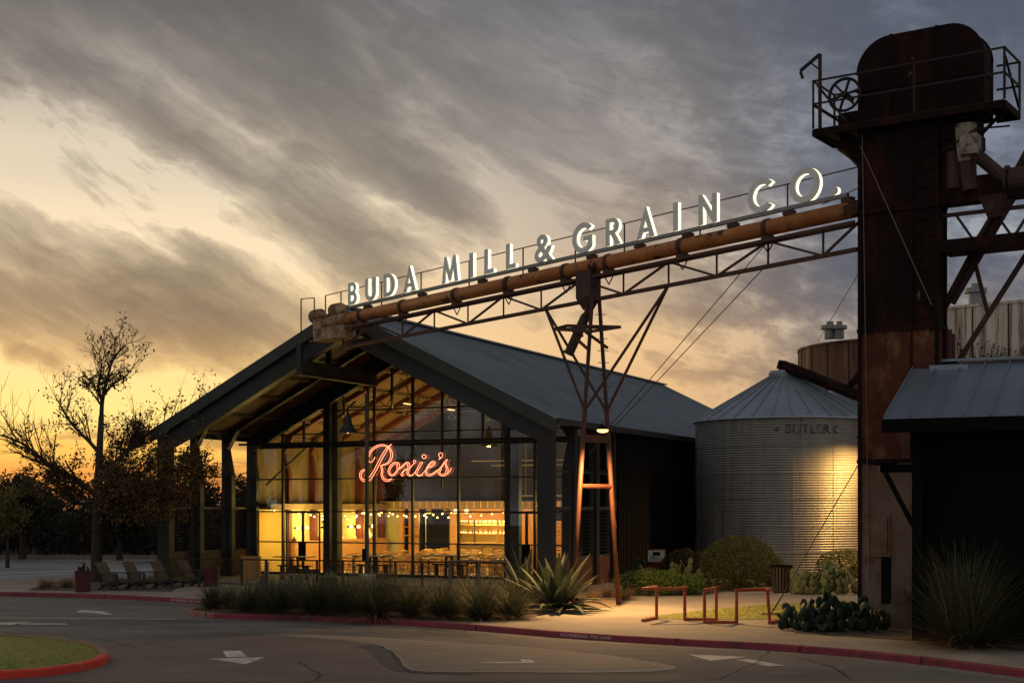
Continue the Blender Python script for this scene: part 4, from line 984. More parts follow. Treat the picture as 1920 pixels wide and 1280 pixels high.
def filled(contours, depth):
    cu = bpy.data.curves.new('outline', 'CURVE'); cu.dimensions = '2D'; cu.fill_mode = 'BOTH'; cu.extrude = depth / 2
    for c in contours:
        sp = cu.splines.new('POLY'); sp.points.add(len(c) - 1); sp.use_cyclic_u = True
        for q, (x, y) in zip(sp.points, c): q.co = (x, y, 0, 1)
    o = bpy.data.objects.new('outline', cu); C.objects.link(o); bpy.context.view_layer.update()
    me = bpy.data.meshes.new_from_object(o.evaluated_get(bpy.context.evaluated_depsgraph_get()))
    vs = [V(v.co) for v in me.vertices]; fs = [tuple(p.vertices) for p in me.polygons]
    bpy.data.objects.remove(o); bpy.data.curves.remove(cu); bpy.data.meshes.remove(me); return vs, fs
sgn = thing('rooftop_sign', CV(.5, .45), 'row of pale channel letters with glowing sides along the top of the conveyor', 'sign')
b = MB(); b.beam(CV(t_at(655), .40), CV(t_at(1590), .40), .12, .10); b.build('letter_rail', M['galv'], sgn)
b = MB()
for px in (690, 792, 905, 1000, 1110, 1200, 1290, 1375, 1480, 1590): 
    t = t_at(px); b.box(CV(t, .27), (.3, .2, .12), (eh, nf, Z)); b.box(CV(t, .33), (.05, .05, .2), (eh, nf, Z))
b.build('rail_bracket', M['truss'], sgn)
LH = .80
for ch, px in zip('BUDAMILL&GRAINCO.', (663, 697, 732, 770, 846, 886, 919, 960, 1021, 1094, 1152, 1213, 1269, 1329, 1427, 1511, 1566)):
    t = t_at(px); o = CV(t, .47)
    if ch == '&':
        vs, _ = text_mesh('&', 1.0); hh = max(v.y for v in vs) - min(v.y for v in vs); y0 = min(v.y for v in vs); x0 = min(v.x for v in vs); ww = max(v.x for v in vs) - x0
        def amp(depth):
            v2, f2 = text_mesh('&', 1.0, .022, depth / 2 * hh)
            return [V(((v.x - x0) / hh, (v.y - y0) / hh, v.z / hh)) for v in v2], f2
        w_ = ww / hh; get = amp
    else:
        w_ = max(p[0] for p in LT[ch][0]); get = lambda depth, ch=ch: filled(LT[ch], depth)
    sc_ = LH * (1.0 if ch not in 'OCG' else 1.06)
    def put(v, f, off):
        mb = MB(); mb.add([o + eh * ((p.x - w_ / 2) * sc_) + Z * (p.y * sc_ + ev.z / EL * (p.x - w_ / 2) * sc_) + nf * (p.z * sc_ + off) for p in v], f); return mb
    v, f = get(.05 / sc_); L_ = put(v, f, .05).build('letter', M['letter'], sgn)
    v, f = get(.12 / sc_); put(v, f, -.037).build('lit_return', M['glow'], L_)
# ================================================================ bucket elevator tower
TB = V((8.72, 35.3, 0)); e1 = V((.829, -.559, 0)); e2 = V((.559, .829, 0))
def TW(a, bb, z): return TB + e1 * a + e2 * bb + Z * z
tax = (e1, e2, Z)
twr = thing('elevator_tower', TW(.97, .3, 0), 'tall rust black bucket elevator tower with a rounded head and railed platform', 'tower')
def tbox(a0, a1, b0, b1, z0, z1): return TW((a0 + a1) / 2, (b0 + b1) / 2, (z0 + z1) / 2), (a1 - a0, b1 - b0, z1 - z0), tax
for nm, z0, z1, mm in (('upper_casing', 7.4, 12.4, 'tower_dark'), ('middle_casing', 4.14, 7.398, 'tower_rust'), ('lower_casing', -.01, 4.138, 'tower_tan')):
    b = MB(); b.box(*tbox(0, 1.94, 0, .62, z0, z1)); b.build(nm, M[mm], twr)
b = MB()
for z in (4.14, 7.4, 10.35): b.box(*tbox(-.06, 2.0, -.06, .68, z - .05, z + .05))
for a in (-.045, 1.895): b.box(*tbox(a, a + .09, -.035, .02, .0, 12.3))
for a in (-.045, 1.9): b.box(*tbox(a, a + .09, .58, .66, .0, 12.3))
for z in [4.5 + .35 * i for i in range(22)]:
    for a in (-.03, .03, 1.86, 1.92): b.box(*tbox(a - .012, a + .012, -.045, -.03, z, z + .025))
b.box(*tbox(1.28, 1.34, -.03, .01, 4.2, 12.3))
for z in [7.6 + .4 * i for i in range(12)]: b.box(*tbox(1.3, 1.88, -.025, .01, z, z + .03))
b.build('flange', M['tower_dark'], twr)
b = MB(); b.box(*tbox(.2, .72, -.06, .01, 1.85, 2.75)); b.box(*tbox(.12, .80, -.025, .01, 1.77, 2.83)); b.build('access_panel', M['panel_tan'], twr)
b = MB(); b.box(*tbox(.55, .80, -.012, .01, .6, 1.80)); b.build('slot_opening', M['black'], twr)
# head
zh0, zh1 = 12.32, 14.62
r = .82
prof = [(-.03, zh0), (3.04, zh0)] + [(3.04 - r + r * math.cos(rad(a)), zh1 - r + r * math.sin(rad(a))) for a in range(0, 91, 9)] + [(-.03 + r - r * math.sin(rad(a)), zh1 - r + r * math.cos(rad(a))) for a in range(0, 91, 9)]
b = MB(); b.prism([TW(a, -.06, z) for a, z in prof], e2 * .8); b.build('head', M['tower_dark'], twr)
b = MB()
for a in (.82, 1.95): b.box(*tbox(a - .03, a + .03, -.1, .78, zh0 + .02, zh1 + .05))
pr2 = prof[1:]
for p, q in zip(pr2[:-1], pr2[1:]): b.beam(TW(p[0], -.04, p[1]), TW(q[0], -.04, q[1]), .05, .08); b.beam(TW(p[0], .76, p[1]), TW(q[0], .76, q[1]), .05, .08)
b.box(*tbox(-.06, 3.07, -.09, -.05, 13.35, 13.43)); b.box(*tbox(-.06, 3.07, .73, .8, 13.35, 13.43)); b.box(*tbox(3.03, 3.07, -.05, .73, 13.35, 13.43))
b.tube(TW(2.2, .3, zh1), TW(2.2, .3, zh1 + .12), .09, 10)
b.build('head_flange', M['tower_dark'], twr)
b = MB(); b.box(*tbox(1.94, 2.9, .05, .6, 11.9, 12.33)); b.box(*tbox(2.0, 2.32, .1, .5, 10.9, 12.0)); frustum2 = None
b.box(*tbox(2.5, 2.95, .15, .55, 11.6, 11.92)); b.build('discharge_box', M['tower_dark'], twr)
b = MB(); b.box(*tbox(-1.08, 0, -.35, 1.05, 12.52, 12.55)); b.box(*tbox(3.08, 3.62, -.35, .95, 12.52, 12.55)); b.box(*tbox(0, 3.08, -.35, -.1, 12.52, 12.55))
b.build('platform_grating', M['grate'], twr)
b = MB()
for q0, q1 in (((-1.08, -.38), (3.64, -.38)), ((-1.08, -.38), (-1.08, 1.07)), ((3.64, -.38), (3.64, .97)), ((-1.08, 1.07), (-.05, 1.07)), ((3.1, .97), (3.64, .97)), ((-.55, -.38), (-.55, 1.07)), ((3.3, -.38), (3.3, .97))):
    b.beam(TW(q0[0], q0[1], 12.44), TW(q1[0], q1[1], 12.44), .06, .16)
b.beam(TW(-.9, -.1, 12.36), TW(0, -.1, 11.7), .07, .07); b.beam(TW(3.4, .2, 12.36), TW(2.9, .2, 11.9), .07, .07)
b.build('platform_frame', M['tower_dark'], twr)
b = MB(); zr = 12.55
posts = [(-1.08, -.38), (-1.08, 1.07), (3.64, -.38), (3.64, .97), (1.5, -.38)]
for a, bb in posts: b.beam(TW(a, bb, zr), TW(a, bb, zr + 1.22), .05, .05)
for h in (1.2, .62):
    for q0, q1 in (((-1.08, -.38), (3.64, -.38)), ((-1.08, -.38), (-1.08, 1.07)), ((3.64, -.38), (3.64, .97)), ((-1.08, 1.07), (-.05, 1.07)), ((3.1, .97), (3.64, .97))):
        b.beam(TW(q0[0], q0[1], zr + h), TW(q1[0], q1[1], zr + h), .04, .045)
b.beam(TW(-1.0, -.3, zr + 1.1), TW(-.2, -.38, zr + .05), .05, .05); b.beam(TW(-1.08, -.3, zr + .6), TW(-.35, .6, zr + .05), .05, .05); b.beam(TW(3.64, -.3, zr + 1.0), TW(3.64, .9, zr + .1), .05, .05)
b.build('platform_railing', M['rail'], twr)
b = MB(); b.beam(TW(-.9, -.38, zr), TW(-.9, -.38, zr + 1.85), .08, .08); b.beam(TW(-.9, -.38, zr + 1.85), TW(-1.42, -.38, zr + 1.52), .07, .07); b.beam(TW(-.9, -.38, zr + 1.45), TW(-1.15, -.38, zr + 1.68), .04, .04); b.tube(TW(-1.42, -.38, zr + 1.5), TW(-1.36, -.38, zr + 1.32), .04, 6); b.build('jib', M['rail'], twr)
c = TW(-.32, -.2, 13.33); b = MB(); ring = [c + e1 * (.40 * math.cos(k * math.pi / 12)) + Z * (.40 * math.sin(k * math.pi / 12)) for k in range(24)]
b.pipe(ring, .04, 6, True)
for k in range(6): a = k * math.pi / 3 + .2; b.beam(c, c + e1 * (.39 * math.cos(a)) + Z * (.39 * math.sin(a)), .06, .05)
b.tube(c - e2 * .1, c + e2 * .5, .07, 8); b.build('pulley_wheel', M['rail'], twr)
b = MB(); c = TW(-.25, .1, 12.75); b.pipe([c - e1 * .3, c - e1 * .28, c + e1 * .2, c + e1 * .24], [.1, .22, .22, .1], 12); b.box(c - Z * .2, (.5, .4, .08), tax); b.pipe([TW(-.55, .3, 12.3), TW(-.2, .3, 12.0), TW(0, .3, 11.7)], [.25, .25, .2], 8); b.build('drive_motor', M['tower_dark'], twr)
b = MB()
for a0, z0, a1, z1 in ((.02, 12.3, .30, 0.05), ): b.tube(TW(.1, -.1, 12.3), TW(.28, -.1, 1.2), .014, 5)
b.tube(TW(.06, -.1, 12.0), TW(1.84, -.1, 7.9), .016, 5); b.build('guy_cable', mat('cable', (.12, .10, .085), rough=.6), twr)
# right-hand galleries and spouts of the tower
gal = thing('distributor_gallery', TW(3, .4, 9.6), 'dark duct, walkway and pipe spouts running right from the elevator tower', 'conveyor')
b = MB(); b.box(*tbox(1.96, 6.5, .1, .62, 10.35, 10.95)); b.build('duct', M['tower_dark'], gal)
b = MB(); b.tube(TW(3.6, .35, 10.75), TW(6.5, .35, 10.75), .33, 16); b.tube(TW(3.5, .35, 10.75), TW(3.56, .35, 10.75), .40, 16); b.build('round_duct', M['hopper'], gal)
b = MB()
for z in (10.12, 9.35): b.beam(TW(1.96, .35, z), TW(6.5, .35, z), .09, .09)
for k in range(5): a = 2.3 + k * .9; b.beam(TW(a, .35, 10.1), TW(a + .45, .35, 9.4), .06, .06); b.beam(TW(a + .9, .35, 10.1), TW(a + .45, .35, 9.4), .06, .06)
b.build('gallery_truss', M['truss'], gal)
b = MB(); b.box(*tbox(1.96, 6.5, -.2, 1.0, 9.2, 9.32)); b.box(*tbox(1.96, 6.5, -.24, -.2, 9.12, 9.42)); b.build('walkway', M['tower_dark'], gal)
b = MB(); b.pipe([TW(2.62, .1, 12.2), TW(2.62, .1, 11.95), TW(2.62, .1, 11.3)], [.26, .27, .2], 8); b.box(*tbox(2.55, 2.95, -.22, .25, 11.42, 11.9)); b.build('valve_box', M['valve'], gal)
b = MB(); b.tube(TW(2.62, .1, 11.4), TW(2.72, .1, 10.6), .19, 10); b.tube(TW(2.8, .1, 11.5), TW(3.5, .2, 10.8), .16, 10); b.tube(TW(2.3, .2, 11.6), TW(2.3, .2, 10.7), .2, 10); frustum(b, TW(3.3, .2, 9.9), (.3, .3), TW(3.3, .2, 10.4), (.6, .6)); b.build('spout_pipe', M['hopper'], gal)
for o in (0, .42):
    b = MB(); b.tube(TW(4.6 + o, .9 - o * .4, 12.9), TW(1.75 + o * .55, 1.05, 7.9 + o * .4), .095, 10); b.build('long_spout', M['truss'], gal)
b = MB(); b.beam(TW(3.9, .9, 9.2), TW(2.0, .9, 6.3), .11, .11); b.beam(TW(2.55, .9, 9.2), TW(2.9, .9, 7.75), .09, .09); b.build('brace', M['truss'], gal)
b = MB(); b.tube(TW(2.9, -.15, 10.95), TW(2.9, -.15, 12.0), .035, 6); b.tube(TW(1.95, .0, 11.55), TW(2.9, -.15, 12.0), .02, 5); b.tube(TW(2.9, -.15, 12.0), TW(3.7, -.15, 11.95), .025, 5); b.build('gallery_rail', M['rail'], gal)
# guy wires from the conveyor
for i, (p, q, lb) in enumerate((
    (CV(t_at(1434), hl), P(1106, 848, 42.4), 'upper guy wire falling from the conveyor truss to the trestle crossbar'), (CV(t_at(1440), hu), P(1140, 803, 42.8), 'thin guy wire just right of the longer wire below the truss'),
    (CV(t_at(1542), .3), TW(-.04, .3, 11.1), 'short guy wire from the last letter up to the tower edge'), (TW(-.04, .5, 9.2), V((16.5, 76, 11.9)), 'guy wire from the tower edge down to the rusty tank roof'),
    (TW(-.03, .2, 4.2), G(1445, 1152), 'slack guy wire in front of the corrugated bin ending at the lawn anchor'))):
    MB().tube(p, q, .013, 5).build('guy_wire', M['wire'], None, label=lb, category='wire', group='guy wires')
a = G(1445, 1152); b = MB()
for k in range(6): b.ball(a + V((.06 * k, 0, .1 * k + .05)), .035, 6, (1, 1, 1.6))
b.tube(a, a + V((.36, 0, .6)), .02, 6); b.box(a + Z * .03, (.5, .2, .06)); b.build('wire_anchor', M['valve'], None, label='pale turnbuckle and chain of the guy wire anchored in the lawn', category='anchor')
# ================================================================ bins and tanks
def corr(r, z0, z1, pitch, amp, per=6):
    n = int((z1 - z0) / pitch * per); return [(r + amp * math.sin(2 * math.pi * i / per), z0 + (z1 - z0) * i / n) for i in range(n + 1)]
SC = V(((1470 - CX) / F * 61.9, 61.9, 0)); SR = 3.87
def bin_(cn, r, ze, zc, label, inked):
    s = thing('grain_bin', cn, label, 'grain bin', 'corrugated grain bins')
    MB().lathe(corr(r, 0, ze, .105, .018), cn, 96).build('corrugated_wall', M['galv'], s, smooth=True)
    b = MB(); n = 30; b.lathe([(r + .12, ze - .06), (r + .10, ze), (.62, zc - .28), (.6, zc - .1)], cn, 60)
    for k in range(n):
        a = 2 * math.pi * k / n; d_ = V((math.cos(a), math.sin(a), 0)); b.beam(cn + d_ * (r + .11) + Z * (ze + .03), cn + d_ * .64 + Z * (zc - .25), .05, .06)
    b.build('cone_roof', M['galv_roof'], s)
    MB().lathe([(.66, zc - .3), (.68, zc - .12), (.66, zc - .02), (.001, zc)], cn, 24).build('cap', M['galv_roof'], s)
    b = MB()
    for k in range(14):
        a = 2 * math.pi * k / 14 + .13; d_ = V((math.cos(a), math.sin(a), 0)); b.beam(cn + d_ * (r + .012), cn + d_ * (r + .012) + Z * ze, .02, .012)
    for z in (1.1, 2.2, 3.3, 4.4, 5.5): b.lathe([(r + .019, z), (r + .026, z + .02), (r + .019, z + .04)], cn, 96)
    b.build('seam', M['galv'], s)
    if inked:
        for txt, a0, w, h in (('BUTLER', 0.0, 1.9, .38),):
            vs, fs = text_mesh(txt, .4, .01, 0, 1.1); ww = max(v.x for v in vs) - min(v.x for v in vs); hh = max(v.y for v in vs) - min(v.y for v in vs)
            am = -math.pi / 2 + .06; zc_ = z_at(804, cn - V((0, r, 0)))
            def wrap(x, y): a = am + x / r; return V((cn.x + (r + .024) * math.cos(a), cn.y + (r + .024) * math.sin(a), zc_ + y))
            mb = MB(); mb.add([wrap(v.x * w / ww, v.y * h / hh) for v in vs], fs)
            mb.add([wrap(-1.42, 0), wrap(-1.1, .16), wrap(-1.2, 0), wrap(-1.1, -.16)], [(0, 1, 2, 3)]); mb.add([wrap(1.1, .15), wrap(1.42, .15), wrap(1.26, -.05), wrap(1.36, -.17), wrap(1.1, -.17)], [(0, 1, 2, 3, 4)])
            mb.build('faded_lettering', M['faded_ink'], s)
    return s
bin_(SC, SR, 6.75, 8.98, 'silver corrugated grain bin with conical ribbed roof and faded lettering beside the hall', True)
bin_(V((16.0, 70.0, 0)), 3.7, 6.75, 8.75, 'second corrugated bin mostly hidden behind the tower', False)
ch = thing('bin_chute', SC + Z * 9, 'dark rusty chute lying from the bin cap back towards the tower', 'chute')
b = MB(); p0 = P(1464, 683, 61.7); p1 = P(1525, 706, 60.5); p2 = P(1618, 745, 58.5)
b.beam(p0, p1, .5, .38); b.tube(p0.lerp(p1, .3), p2, .24, 10); b.box(p0 + V((.2, 0, -.2)), (.5, .5, .3)); b.build('chute_body', M['tower_dark'], ch)
b = MB(); b.tube(P(1590, 728, 59), P(1618, 695, 58.5), .16, 8); b.tube(P(1470, 690, 61), P(1612, 740, 59.5), .05, 6); b.build('chute_pipe', M['tower_dark'], ch)
def tank(cn, r, h, m, label, vents):
    s = thing('steel_tank', cn, label, 'tank', 'old steel tanks behind the bins')
    MB().lathe([(r, 0), (r, h), (r + .06, h), (r + .06, h + .12), (r - .05, h + .12), (.001, h + .5)], cn, 72).build('tank_wall', m, s, smooth=False)
    b = MB(); n = 26
    for k in range(n):
        a = 2 * math.pi * k / n + .05; d_ = V((math.cos(a), math.sin(a), 0)); t_ = V((-d_.y, d_.x, 0))
        b.box(cn + d_ * (r + .012) + Z * h / 2, (.03, .07, h - .02), (d_, t_, Z))
    b.build('plate_seam', M['tank_seam'], s)
    for p, sz in vents:
        MB().lathe([(.32 * sz, -.2), (.32 * sz, .3), (.52 * sz, .32), (.52 * sz, .52), (.2 * sz, .56), (.2 * sz, .75), (.001, .76)], p, 16).build('roof_vent', M['galv'], s)
tank(V((23.0, 82, 0)), 6.2, 12.1, M['tank_rust'], 'rust brown steel tank with roof vents left of the tower', [(P(1556, 628, 78), 1.0), (P(1574, 628, 77.5), .8)])
tank(V((25.5, 68, 0)), 6.7, 12.0, M['tank_pale'], 'large pale weathered tank with dark seams right of the tower', [(P(1829, 562, 66), 1.0)])
# weeds growing on the pale tank's ledge
b = MB()
for k in range(140):
    a = rnd.uniform(-2.45, -1.5); p = V((25.5 + 6.85 * math.cos(a), 68 + 6.85 * math.sin(a), 8.9 + rnd.uniform(-.1, .1)))
    q = p + V((rnd.uniform(-.3, .3), rnd.uniform(-.15, .05), rnd.uniform(.4, 1.5))); b.pipe([p, p.lerp(q, .5) + V((rnd.uniform(-.1, .1), 0, 0)), q], .012, 3)
    for _ in range(4):
        w = p.lerp(q, rnd.uniform(.4, 1)); b.quad(w, w + V((.07, .02, .03)), w + V((.1, 0, .1)), w + V((.02, -.02, .07)))
b.build('dry_weeds', M['leaf_dark'], None, kind='stuff', label='dry weeds sprouting in front of the pale tank wall')
bl = MB(); bl.lathe([(6.8, 8.85), (7.0, 8.85), (7.0, 8.95), (6.8, 8.95)], V((25.5, 68, 0)), 72); o_ = bl.build('tank_ledge', M['tank_pale'], [o for o in bpy.data.objects if o.name.startswith('steel_tank')][-1])
# lamp behind the tower that lights the corrugated bin
lp = V((16.1, 56.95, 5.75)); wl = thing('wall_light', lp, 'hooded lamp on the bin side, just hidden by the tower, washing the corrugated wall', 'lamp')
MB().lathe([(.03, .2), (.05, .18), (.2, .0), (.19, -.01), (.001, .12)], lp, 14).build('hood', M['black'], wl)
MB().tube(lp + Z * .18, lp + V((-1.9, 2.2, .18)), .025, 6).build('arm', M['black'], wl)
lamp('SPOT', 'bin_light', lp - Z * .03, 3000, color=(1, .52, .13), size=.05, target=lp + V((-.5, .3, -2)), spot=146, blend=.5)
# ================================================================ shed on the right
S0 = V((8.16, 31, 4.94)); SL = .37
def SH(s, d, z=0.): return V((S0.x, S0.y, 0)) + gv * s + dv * d + Z * z
shed = thing('shed', SH(3.5, 2.2, 0), 'black board shed with a grey standing seam roof at the right edge', 'shed')
W_ = 9.0; RD = 4.3
b = MB(); A0, A1, A2, A3 = SH(0, 0, 4.94), SH(W_, 0, 4.94), SH(W_, RD, 4.94 + SL * RD), SH(0, RD, 4.94 + SL * RD)
dn = Z * -.06; b.add([A0, A1, A2, A3, A0 + dn, A1 + dn, A2 + dn, A3 + dn], [(0, 1, 2, 3), (4, 7, 6, 5), (0, 4, 5, 1), (1, 5, 6, 2), (2, 6, 7, 3), (3, 7, 4, 0)])
B0, B1 = SH(0, RD * 2, 4.94), SH(W_, RD * 2, 4.94); b.quad(A3, A2, B1, B0)
for k in range(17):
    s = .03 + k * .56; b.beam(SH(s, .0, 4.96), SH(s, RD, 4.96 + SL * RD), .035, .07)
b.beam(SH(.55, RD, 4.96 + SL * RD + .03), SH(W_, RD, 4.96 + SL * RD + .03), .35, .06)
b.build('roof', M['shed_roof'], shed)
b = MB(); b.beam(SH(0, -.02, 4.78), SH(W_, -.02, 4.78), .07, .3); b.beam(SH(.0, .02, 4.76), SH(.0, RD, 4.76 + SL * RD), .05, .24); b.build('fascia', M['black'], shed)
b = MB(); b.box(SH(W_ / 2 + .3, .98, 2.4), (W_ - .7, .1, 4.75), (gv, dv, Z)); b.box(SH(.7, 4.6, 2.4), (.1, 7.1, 4.75), (gv, dv, Z))
for z in [.3 + .22 * i for i in range(20)]: b.box(SH(W_ / 2 + .3, .925, z), (W_ - .75, .02, .03), (gv, dv, Z))
b.build('board_wall', M['black'], shed)
b = MB(); b.box(SH(.66, .6, 2.4), (.22, .22, 4.7), (gv, dv, Z)); b.build('post', M['black'], shed)
b = MB(); b.beam(SH(.55, .6, 3.86), SH(-.15, .6, 3.86), .16, .18); b.beam(SH(-.05, .6, 3.78), SH(.55, .6, 2.6), .1, .1); b.box(SH(-.1, .6, 3.97), (.5, .7, .06), (gv, dv, Z)); b.build('bracket', M['black'], shed)
b = MB(); b.box(SH(.9, 3.95, 6.35), (.9, .5, .16), (gv, dv, Z)); b.build('flashing', M['shed_roof'], shed)
b = MB(); c = P(1778, 660, 34.6); b.tube(c - Z * .5, c + Z * .55, .1, 10); b.tube(c + V((.13, 0, -.5)), c + V((.13, 0, .45)), .05, 8); b.build('vent_pipe', M['planter'], shed)
# ================================================================ fence, furniture and small things on the plaza
F1, F2 = V((-13.2, 54.2, 0)), V((-.25, 49.8, 0)); fd = (F2 - F1).normalized(); FL = (F2 - F1).length
fen = thing('railing', (F1 + F2) / 2, 'low rusty steel railing with wire mesh along the edge of the hall porch', 'railing')
n = 13
for k in range(n + 1):
    p = F1 + fd * (FL * k / n); b = MB(); b.box(p + Z * .5, (.075, .05, 1.0), (fd, fd.cross(Z), Z)); b.build('post', M['rail'], fen)
b = MB(); b.beam(F1 + Z * 1.02, F2 + Z * 1.02, .07, .05); b.build('top_rail', M['rail'], fen)
b = MB(); b.beam(F1 + Z * .1, F2 + Z * .1, .04, .04)
for z in [.18 + .1 * i for i in range(8)]: b.beam(F1 + Z * z, F2 + Z * z, .007, .007)
m_ = int(FL / .1)
for k in range(m_): p = F1 + fd * (FL * k / m_); b.beam(p + Z * .1, p + Z * 1.0, .007, .007)
b.build('mesh_infill', M['rail'], fen)
w0, w1 = V((-2.25, 50.3, 0)), V((-.1, 49.55, 0))
b = MB(); b.beam(w0 + Z * 1.07, w1 + Z * 1.07, .16, .05)
for f in (.02, .5, .98): b.box(w0.lerp(w1, f) + Z * .52, (.12, .1, 1.04))
b.build('wood_rail', M['grey_wood'], fen)
# round metal planter drums and wooden boxes in the porch
for px, py, w, h, lb in ((455, 1090, .8, .95, 'brass coloured round stand beside the frosted panel'),):
    p = G(px, py) + V((0, 1.8, .012)); MB().lathe([(.001, 0), (w * .5, 0), (w * .52, h), (w * .46, h), (.44 * w, h - .06), (.001, h - .06)], p, 24).build('planter_drum', M['bar_wood'], None, label=lb, category='planter')
# outdoor tables behind the railing
def picnic(p, rz, label):
    t = thing('picnic_table', p, label, 'table', 'picnic tables behind the railing')
    b = MB()
    for k in range(5): b.box((0, -.32 + .16 * k, .0), (1.6, .145, .04))
    ob = b.build('table_top', M['dark_wood'], None); ob.parent = t; ob.location = (0, 0, .94)
    for sx_ in (-.6, .6):
        b = MB(); b.beam((sx_, -.3, 0), (sx_, -.25, .92), .09, .09); b.beam((sx_, .3, 0), (sx_, .25, .92), .09, .09); b.beam((sx_, -.27, .5), (sx_, .27, .5), .07, .09)
        ob = b.build('leg_frame', M['dark_wood'], None); ob.parent = t; ob.location = (0, 0, 0)
    for sy_ in (-.62, .62):
        b = MB(); b.box((0, sy_, .6), (1.5, .26, .05)); b.box((-.6, sy_, .3), (.08, .2, .58)); b.box((.6, sy_, .3), (.08, .2, .58))
        ob = b.build('bench', M['dark_wood'], None); ob.parent = t; ob.location = (0, 0, 0)
    t.rotation_euler = (0, 0, rz); return t
for px, py, lb in ((552, 1087, 'dark picnic table behind the railing in front of the double doors'), (700, 1086, 'dark picnic table behind the railing below the neon sign'), (842, 1084, 'dark picnic table behind the railing right of the lamp post')):
    picnic(G(px, py), th, lb)
def bench(p, rz, label):
    t = thing('bench', p, label, 'bench', 'trapezoid benches in front of the railing')
    b = MB(); b.box((0, 0, 0), (1.25, .42, .06)); ob = b.build('seat', M['grey_wood'], None); ob.parent = t; ob.location = (0, 0, .47)
    for s in (-1, 1):
        b = MB(); b.prism([(s * .46, -.19, .44), (s * .58, -.19, .44), (s * .72, -.19, 0), (s * .60, -.19, 0)], (0, .38, 0)); ob = b.build('leg', M['grey_wood'], None); ob.parent = t; ob.location = (0, 0, 0)
    t.rotation_euler = (0, 0, rz)
bench(G(560, 1103), -.12, 'grey splayed leg bench left of the dark red planter in front of the railing')
bench(G(688, 1101), -.1, 'grey splayed leg bench behind the white stump')
p = G(690, 1109); MB().lathe([(.001, .62), (.27, .62), (.285, .58), (.28, .1), (.3, 0), (.001, 0)], p, 24).build('stump_stool', M['pale_post'], None, smooth=False, label='pale drum shaped stool behind the grass clumps', category='stool')
p = G(500, 1099); MB().lathe([(.001, .95), (.06, .95), (.085, .9), (.09, 0), (.001, 0)], p, 16).build('bollard', M['pale_post'], None, label='slim pale bollard standing before the railing', category='bollard')
p = G(493, 1117); hy = thing('fire_hydrant', p, 'small red fire hydrant half hidden by the grass clumps', 'hydrant')
MB().lathe([(.001, 0), (.14, 0), (.14, .05), (.1, .06), (.1, .48), (.13, .5), (.13, .54), (.1, .64), (.03, .7), (.001, .72)], p, 16).build('body', M['hydrant'], hy, smooth=True)
for s in (-1, 1): MB().tube(p + V((0, 0, .42)), p + V((s * .19, 0, .42)), .05, 10).build('outlet_cap', M['hydrant'], hy)
# lamp post with bell shade
p = G(688, 1097); lpz = z_at(737, p); lpst = thing('lamp_post', p, 'slim dark lamp post with a bell shade in front of the neon sign', 'lamp post')
MB().box(p + Z * (lpz / 2), (.115, .115, lpz), (gv, dv, Z)).build('post', M['frame_steel'], lpst)
MB().box(p + Z * 1.15 - gv * .1, (.14, .16, .5), (gv, dv, Z)).build('junction_box', M['black'], lpst)
sp = P(652, 812, p.y + .2); armz = z_at(776, p)
b = MB(); b.pipe([p + Z * armz, V((sp.x + .12, sp.y, armz)), V((sp.x, sp.y, armz + .02)), V((sp.x, sp.y, armz - .2))], .018, 6); b.build('arm', M['black'], lpst)
pr = [(.03, .92), (.05, .9), (.055, .72), (.13, .66), (.14, .6), (.15, .44), (.2, .3), (.31, .12), (.40, .02), (.41, 0), (.39, .0), (.3, .11), (.18, .3), (.001, .4)]
sh_ = MB().lathe(pr, sp, 24).build('lamp_shade', M['trim'], lpst, smooth=False)
MB().ball(sp + Z * .1, .09, 10).build('bulb', M['bulb'], sh_)
lamp('POINT', 'post_lamp', sp + Z * .03, 30, size=.09)
# lounge chairs
adv = V((.90, -.42, 0)).normalized()
def adirondack(p, label):
    t = thing('lounge_chair', p, label, 'lounge chair', 'wooden lounge chairs by the tree'); parts = []
    for s in (-1, 1):
        b = MB(); sy_ = s * .33
        b.box((.42, sy_, .29), (.11, .035, .58)); parts.append(('front_leg', b, 'adiron_dark'))
        b = MB(); b.prism([(.42, sy_ - s * .03, .38), (.42, sy_ - s * .03, .26), (-.42, sy_ - s * .03, 0), (-.56, sy_ - s * .03, 0), (-.2, sy_ - s * .03, .2)], (0, -s * .03, 0)); parts.append(('side_rail', b, 'adiron_dark'))
        b = MB(); b.box((-.02, s * .36, .60), (.92, .14, .025)); b.beam((-.3, s * .34, .59), (-.26, s * .34, .1), .05, .04); parts.append(('arm', b, 'adiron_dark'))
    b = MB()
    for k in range(6): x = .42 - .11 * k; b.box((x, 0, .375 - .045 * k), (.1, .6, .022))
    b.box((.47, 0, .32), (.022, .6, .13)); parts.append(('seat', b, 'adiron'))
    b = MB()
    for k in range(5):
        y = -.24 + .12 * k; b.beam((-.10, y, .16), (-.62, y * 1.05, 1.0 - abs(k - 2) * .012), .112, .022, up=V((1, 0, .4)))
    b.box((-.40, 0, .56), (.04, .62, .07)); parts.append(('backrest', b, 'adiron'))
    for nm, b, m in parts:
        ob = b.build(nm, M[m], None); lo_ = ob.location.copy(); ob.parent = t; ob.location = lo_
    return t
ang = math.atan2(adv.y, adv.x)
cpos = [(213, 1104.5), (264, 1103), (315, 1101), (366, 1098)]
for i, q in enumerate(cpos):
    lb = ('leftmost wooden lounge chair, beside the square red planter', 'second wooden lounge chair from the square red planter', 'second wooden lounge chair from the round red planter', 'wooden lounge chair next to the round red planter')[i]
    t = adirondack(V((0, 0, 0)), lb); t.location = G(*q); t.rotation_euler = (0, 0, ang)
